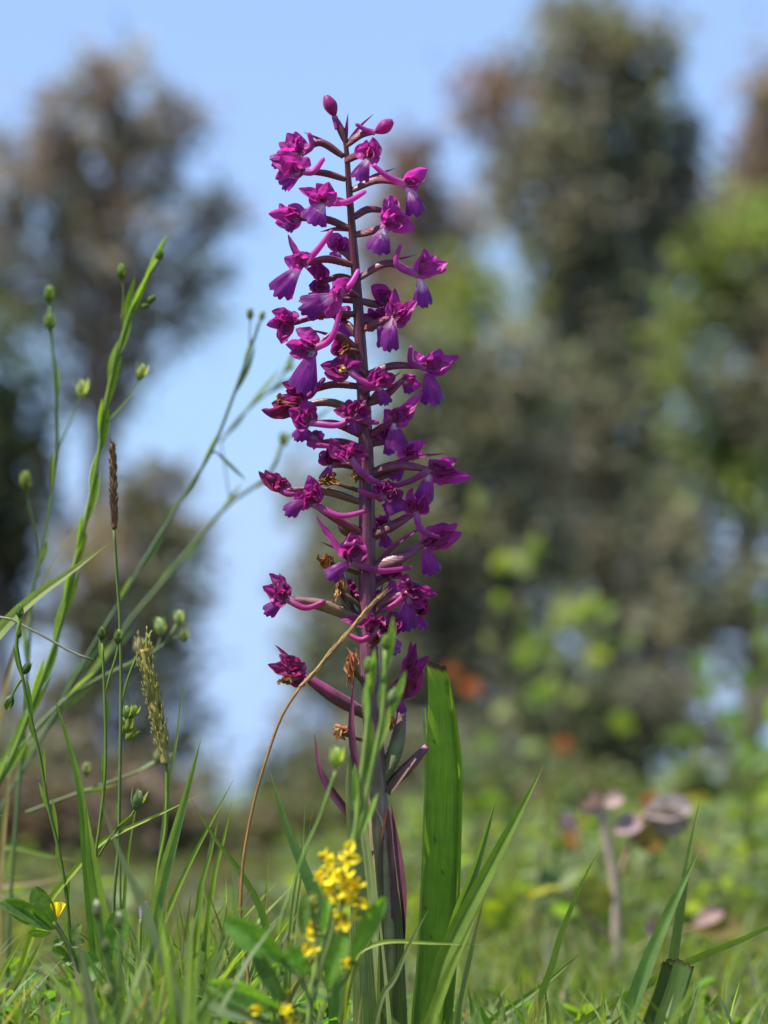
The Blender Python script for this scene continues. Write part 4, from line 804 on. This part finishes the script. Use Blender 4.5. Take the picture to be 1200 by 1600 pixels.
flax('blurred flax shoots with green buds standing before the orchid stem', 480, -.16, [
    ([(603, 1012), (601, 1065), (598, 1114), (590, 1160), (577, 1220), (566, 1280), (549, 1334), (528, 1388), (515, 1437), (494, 1514), (484, 1580)], 8, True, 9), ([(576, 1050), (576, 1111), (570, 1173), (563, 1227), (556, 1300), (545, 1345)], 8, False, 5), ([(612, 1095), (604, 1130), (588, 1176)], 5, False, 1), ([(524, 1205), (500, 1276), (478, 1326), (452, 1400), (438, 1450), (434, 1600)], 3.4, False, 0)],
    [(603, 1004, 18, (.15, .24, .05), (0, -1), 0), (576, 1040, 19, (.15, .23, .06), (0, -1), 0), (613, 1088, 20, (.2, .26, .13), (.3, -1), 0), (526, 1184, 24, (.3, .36, .12), (.1, -1), .3), (600, 1060, 14, (.14, .23, .05), (-.2, -1), 0)], col=(.2, .3, .07), leafl=80, leafw=13, lcol=(.2, .31, .06))
b = root(-60, .05); t = empty('fallen_stalk', b, 'thin pale bent stalk crossing in front of the wide slanting blade', 'grass')
stalk_part(t, [(147, 1032), (110, 1018), (70, 995), (30, 975), (0, 963), (-40, 1000), (-56, 1250)], .05, 4, pale, b)

# ------------------------------------------------------------------ yellow-flowered medick in front, clover and small herbs
def leaflet(t, a, tip, w, d, col, rot=.2, serr=True, name='leaflet', dd=0, fold=.14, mat='leaf'):
    A = P(a[0], a[1], d); B = P(tip[0], tip[1], d+dd); L = (B-A).length; s = px(d); mb = MB(); n = 26
    m = (A+B)/2+Vector((0, 0, L*.06))-CF*L*.06
    def wd(q):
        v = s*w*max(.04, math.sin(math.pi*min(1, (q*.95+.02)**1.15)))**.62
        return v*(1+(.055 if (serr and q > .35 and int(q*n) % 2) else 0))
    vein = lambda u, q, c: tuple(x*(1.22 if abs(u) < .1 else 1) for x in c)
    sheet(mb, bez(A, m, B, n), wd, jit(col, .1), rot=rot, fold=fold, cup=.05, nseg=8, wav=.06, colu=vein)
    return mb.build(name, M[mat], t)
def floret(t, x, y, d, size=1.0, col=(.92, .74, .03)):
    s = px(d)*size; c = P(x, y, d); A = Vector((random.uniform(-.7, .7), random.uniform(-.6, .3), random.uniform(-.7, .5))).normalized()
    mb = MB(); cc = jit(col, .1); X = A.cross(CF).normalized(); Y = A.cross(X)
    sheet(mb, spline([c, c+A*s*7+Y*s*3, c+A*s*13+Y*s*7], 7), lambda q: s*12*math.sin(math.pi*min(1, q*.8+.15)), cc, wdir=X, cup=.35, fold=0, nseg=4)
    for k in (-1, 1): sheet(mb, spline([c, c+A*s*6+X*k*s*2.5, c+A*s*11+X*k*s*4-Y*s*2], 6), lambda q: s*6*math.sin(math.pi*min(1, q*.8+.15)), jit(cc, .1), wdir=Y, cup=.2, fold=0, nseg=3)
    tube(mb, [c-A*s*4, c-A*s*1, c+A*s*3], lambda q: s*(2+1.2*q), (.2, .24, .05), 6)
    return mb.build('floret', M['yellow'], t)
def medick():
    d = -.19; b = root(470, d); t = empty('yellow_medick', b, 'yellow-flowered medick plant with oval leaflets blurred before the orchid stem', 'plant')
    for pts in [[(528, 1360), (535, 1400), (522, 1450), (500, 1520), (482, 1600)], [(486, 1400), (492, 1450), (496, 1520), (484, 1600)], [(395, 1590), (430, 1600), (460, 1620)], [(446, 1560), (455, 1600), (466, 1640)], [(556, 1500), (540, 1530), (500, 1590)], [(440, 1500), (470, 1530), (486, 1600)], [(420, 1572), (450, 1590), (478, 1630)]]:
        stalk_part(t, pts, d, 6, (.15, .21, .06), b, name='stem')
    fl = [(505, 1340), (512, 1350), (536, 1334), (542, 1340), (526, 1355), (505, 1366), (520, 1364), (553, 1357), (557, 1380), (545, 1386), (530, 1392), (518, 1402), (550, 1395), (555, 1408), (536, 1410), (532, 1430), (527, 1436), (548, 1402), (515, 1378), (540, 1370), (524, 1380), (541, 1356), (485, 1475), (491, 1482), (496, 1452), (498, 1462), (553, 1506), (546, 1504), (389, 1580), (398, 1586), (380, 1597), (445, 1572), (452, 1582), (442, 1590), (560, 1428), (459, 1595)]
    for x, y in fl+[(x+random.uniform(-9, 9), y+random.uniform(-7, 7)) for x, y in fl[:22]]: floret(t, x+random.uniform(-2, 2), y+random.uniform(-2, 2), d+random.uniform(-.01, .01), 1.5)
    for x, y in [(487, 1396), (493, 1404), (482, 1410), (490, 1416), (497, 1412), (457, 1462), (452, 1476), (443, 1556), (449, 1551)]: floret(t, x, y, d, .7, (.36, .36, .06))
    for a, tp, w, c, r in [((446, 1504), (352, 1438), 46, (.13, .25, .05), .2), ((476, 1525), (450, 1480), 44, (.12, .24, .04), .3), ((548, 1500), (601, 1402), 30, (.12, .25, .04), -.2), ((512, 1545), (540, 1455), 34, (.12, .24, .04), .25), ((440, 1580), (326, 1536), 40, (.13, .24, .06), .3), ((420, 1600), (318, 1566), 30, (.16, .22, .12), -.3), ((446, 1570), (398, 1488), 30, (.07, .13, .045), .4), ((474, 1460), (478, 1400), 20, (.1, .18, .04), .2)]:
        leaflet(t, a, tp, w, d, c, r, False)
medick()
def clover():
    d = -.02; b = root(140, d); t = empty('clover_plant', b, 'hairy clover plant with toothed leaflets and one small yellow bud', 'plant')
    stalk_part(t, [(84, 1440), (98, 1462), (112, 1490), (122, 1530), (134, 1600)], d, 8, (.10, .14, .05), b, name='stem')
    for a, tp, w, c, r in [((86, 1452), (54, 1387), 36, (.075, .15, .025), .35), ((82, 1452), (8, 1408), 32, (.10, .18, .03), .2), ((80, 1458), (44, 1458), 15, (.15, .24, .03), .5), ((64, 1448), (-6, 1412), 16, (.09, .17, .04), -.5), ((106, 1530), (156, 1502), 50, (.09, .19, .025), .2), ((118, 1540), (88, 1530), 14, (.1, .17, .04), .4), ((176, 1500), (192, 1420), 38, (.09, .18, .03), .3), ((112, 1470), (126, 1444), 14, (.13, .22, .03), .3), ((108, 1492), (82, 1482), 18, (.1, .17, .03), .3), ((116, 1500), (96, 1506), 16, (.1, .18, .03), -.3), ((110, 1480), (132, 1470), 14, (.1, .17, .03), .3), ((100, 1470), (84, 1476), 12, (.1, .17, .04), -.3)]:
        leaflet(t, a, tp, w, d, c, r)
    mb = MB(); c = P(90, 1434, d); s = px(d); fl = None
    for k in range(5):
        a = -1.2+k*.6; tp = P(90+math.sin(a)*11, 1412-2*math.cos(a), d-.002*math.cos(k*2))
        sheet(mb, spline([c, c.lerp(tp, .5), tp], 8), lambda q: s*10*(q*.8+.25), (.92, .74, .04), rot=a*.5, cup=.2, fold=0, nseg=4)
    mb.build('yellow_bud', M['yellow'], t)
    mb = MB()
    for k in range(130):
        q = random.random(); x = 86+q*44; y = 1444+q*q*60+q*80; a = random.uniform(0, 6.28); p = P(x, y, d); e = p+(CR*math.cos(a)+CU*math.sin(a))*s*random.uniform(7, 11)
        tube(mb, [p, e], s*.3, (.3, .33, .24), 3)
    o = mb.build('hairs', M['leaf'], t); o['kind'] = 'stuff'
clover()
def herb():
    d = -.01; b = root(20, d); t = empty('pleated_herb', b, 'low herb with deeply pleated soft green leaves below the clover', 'plant')
    for a, tp, w in [((30, 1660), (-4, 1570), 30), ((34, 1660), (16, 1566), 26), ((40, 1660), (36, 1576), 22), ((46, 1664), (50, 1584), 24), ((36, 1668), (-14, 1600), 30)]:
        leaflet(t, a, tp, w, d, (.11, .18, .055), .3, True, name='leaf', fold=.3)
    stalk_part(t, [(36, 1655), (34, 1680)], d, 6, g1, b, name='stem')
    d = -.2; b = root(186, d); t = empty('budding_stem', b, 'blurred leafless stem with four small white-tipped buds', 'plant')
    stalk_part(t, [(152, 1425), (160, 1470), (172, 1520), (182, 1600)], d, 6, (.10, .15, .05), b, name='stem')
    stalk_part(t, [(187, 1440), (188, 1500), (184, 1560)], d, 5, (.10, .15, .05), name='branch'); stalk_part(t, [(164, 1482), (168, 1500), (174, 1530)], d, 5, (.10, .15, .05), name='branch'); stalk_part(t, [(168, 1552), (176, 1580)], d, 5, (.10, .15, .05), name='branch')
    for x, y, c in [(152, 1424, (.14, .17, .1)), (187, 1440, (.13, .18, .09)), (165, 1478, (.22, .26, .12)), (167, 1550, (.26, .3, .18))]: capsule(t, x, y, d, 17, c, (0, -1), True, .0)
    for x, y in [(151, 1412), (186, 1430)]: capsule(t, x, y, d, 9, (.6, .6, .75), (0, -1), False)
    d = -.03; b = root(224, d); t = empty('lilac_flower', b, 'tiny pale-lilac tubular flower on a straight green stem', 'flower')
    stalk_part(t, [(220, 1436), (218, 1500), (217, 1600)], d, 5, g2, b, name='stem')
    mb = MB(); s = px(d); c = P(220, 1438, d)
    for k, (x, y) in enumerate([(228, 1408), (224, 1412), (219, 1414), (232, 1416)]): sheet(mb, spline([c, c.lerp(P(x, y, d), .5), P(x, y, d)], 7), lambda q: s*7*(q*.7+.3)*(1 if q < .8 else 1-(q-.8)*3), jit((.62, .5, .68), .08), rot=k*.5-.6, cup=.3, fold=0, nseg=3)
    mb.build('petals', M['yellow'], t)
herb()
# leafy ground cover between the grass
def cover():
    V = MB()
    for k in range(420):
        d = random.uniform(-.12, .4); xp = random.uniform(-80, 640) if k < 340 else random.uniform(640, 1280); k2 = D+d; x = (xp-600)/FPX*k2
        if 540 < xp < 720 and d < .02: continue
        z = random.uniform(.004, .03 if xp < 520 else .016); p = Vector((x, k2, ground_z(x, k2)+z)); a = random.uniform(0, 6.28); L = random.uniform(.006, .014)
        dr = Vector((math.cos(a), math.sin(a), random.uniform(.1, .7))).normalized(); c = jit(random.choice([(.09, .17, .03), (.08, .15, .04), (.13, .2, .05)]), .2)
        for j in (-.8, 0, .8):
            dj = Vector((dr.x*math.cos(j)-dr.y*math.sin(j), dr.x*math.sin(j)+dr.y*math.cos(j), dr.z))
            sheet(V, bez(p, p+dj*L*.5+Vector((0, 0, L*.15)), p+dj*L, 6), lambda q: L*.6*math.sin(math.pi*min(1, q*.85+.1))**.7, c, wdir=dj.cross(Vector((0, 0, 1))), fold=.12, nseg=4)
        g = Vector((x+dr.x*-.004, k2, ground_z(x, k2)-.002)); tube(V, [g, g.lerp(p, .6), p], .0005, c, 4)
    o = V.build('clover_cover', M['leaf']); o['kind'] = 'stuff'; o['label'] = 'small green clover leaves covering the ground'; o['category'] = 'ground cover'
cover()

# ------------------------------------------------------------------ blurred bramble shoot behind, right of the orchid
def bramble():
    d = .75; b = root(982, d); t = empty('bramble_shoot', b, 'bramble shoot with a pale bare stem and mauve drooping leaves', 'plant')
    stalk_part(t, [(938, 1262), (946, 1310), (956, 1350), (962, 1400), (964, 1470), (972, 1560)], d, 13, (.40, .31, .24), b, name='stem', mat='bark', w0=17)
    stalk_part(t, [(1010, 1270), (992, 1300), (975, 1350), (962, 1385)], d, 8, (.30, .2, .15), name='branch', mat='bark'); stalk_part(t, [(880, 1392), (915, 1430), (945, 1460), (966, 1490)], d, 8, (.16, .12, .08), name='branch', mat='bark'); stalk_part(t, [(1080, 1450), (1030, 1465), (968, 1500)], d, 7, (.2, .2, .08), name='branch', mat='bark')
    mauve = (.30, .20, .19); olive = (.16, .15, .035)
    for a, tp, w, c, r in [((944, 1258), (905, 1262), 22, (.36, .24, .22), .6), ((944, 1258), (974, 1246), 22, (.36, .25, .22), .5), ((940, 1256), (926, 1238), 16, mauve, .4), ((1006, 1272), (1080, 1262), 36, (.30, .23, .22), .5), ((1008, 1274), (1075, 1290), 38, (.3, .22, .2), -.4), ((960, 1300), (1004, 1284), 30, mauve, .6), ((985, 1305), (1040, 1320), 38, (.17, .11, .03), .3), ((880, 1388), (826, 1410), 26, (.27, .28, .18), .5), ((910, 1370), (935, 1430), 46, olive, .2), ((805, 1400), (770, 1450), 50, (.15, .19, .03), .2), ((1078, 1450), (1160, 1450), 44, (.19, .14, .05), .5), ((1084, 1446), (1130, 1425), 22, mauve, .5), ((1040, 1462), (1010, 1440), 24, mauve, .5), ((898, 1300), (884, 1270), 18, mauve, .2), ((880, 1392), (805, 1400), 10, olive, .4)]:
        leaflet(t, a, tp, w*1.3, d, c, r, True, name='leaf', mat='dry' if c[1] < c[0]*.86 and c[2] > .1 else 'leaf')
bramble()
def yellow_daisy(x, y, d, label):
    b = root(x, d); t = empty('yellow_wildflower', b, label, 'flower')
    stalk_part(t, [(x, y), (x+2, y+30)], d, 4, g1, b, name='stem')
    for k in range(5): floret(t, x+random.uniform(-8, 8), y+random.uniform(-8, 8), d, 1.2)
yellow_daisy(1164, 1570, .6, 'small yellow blossom blurred beside the pale withered stalks')
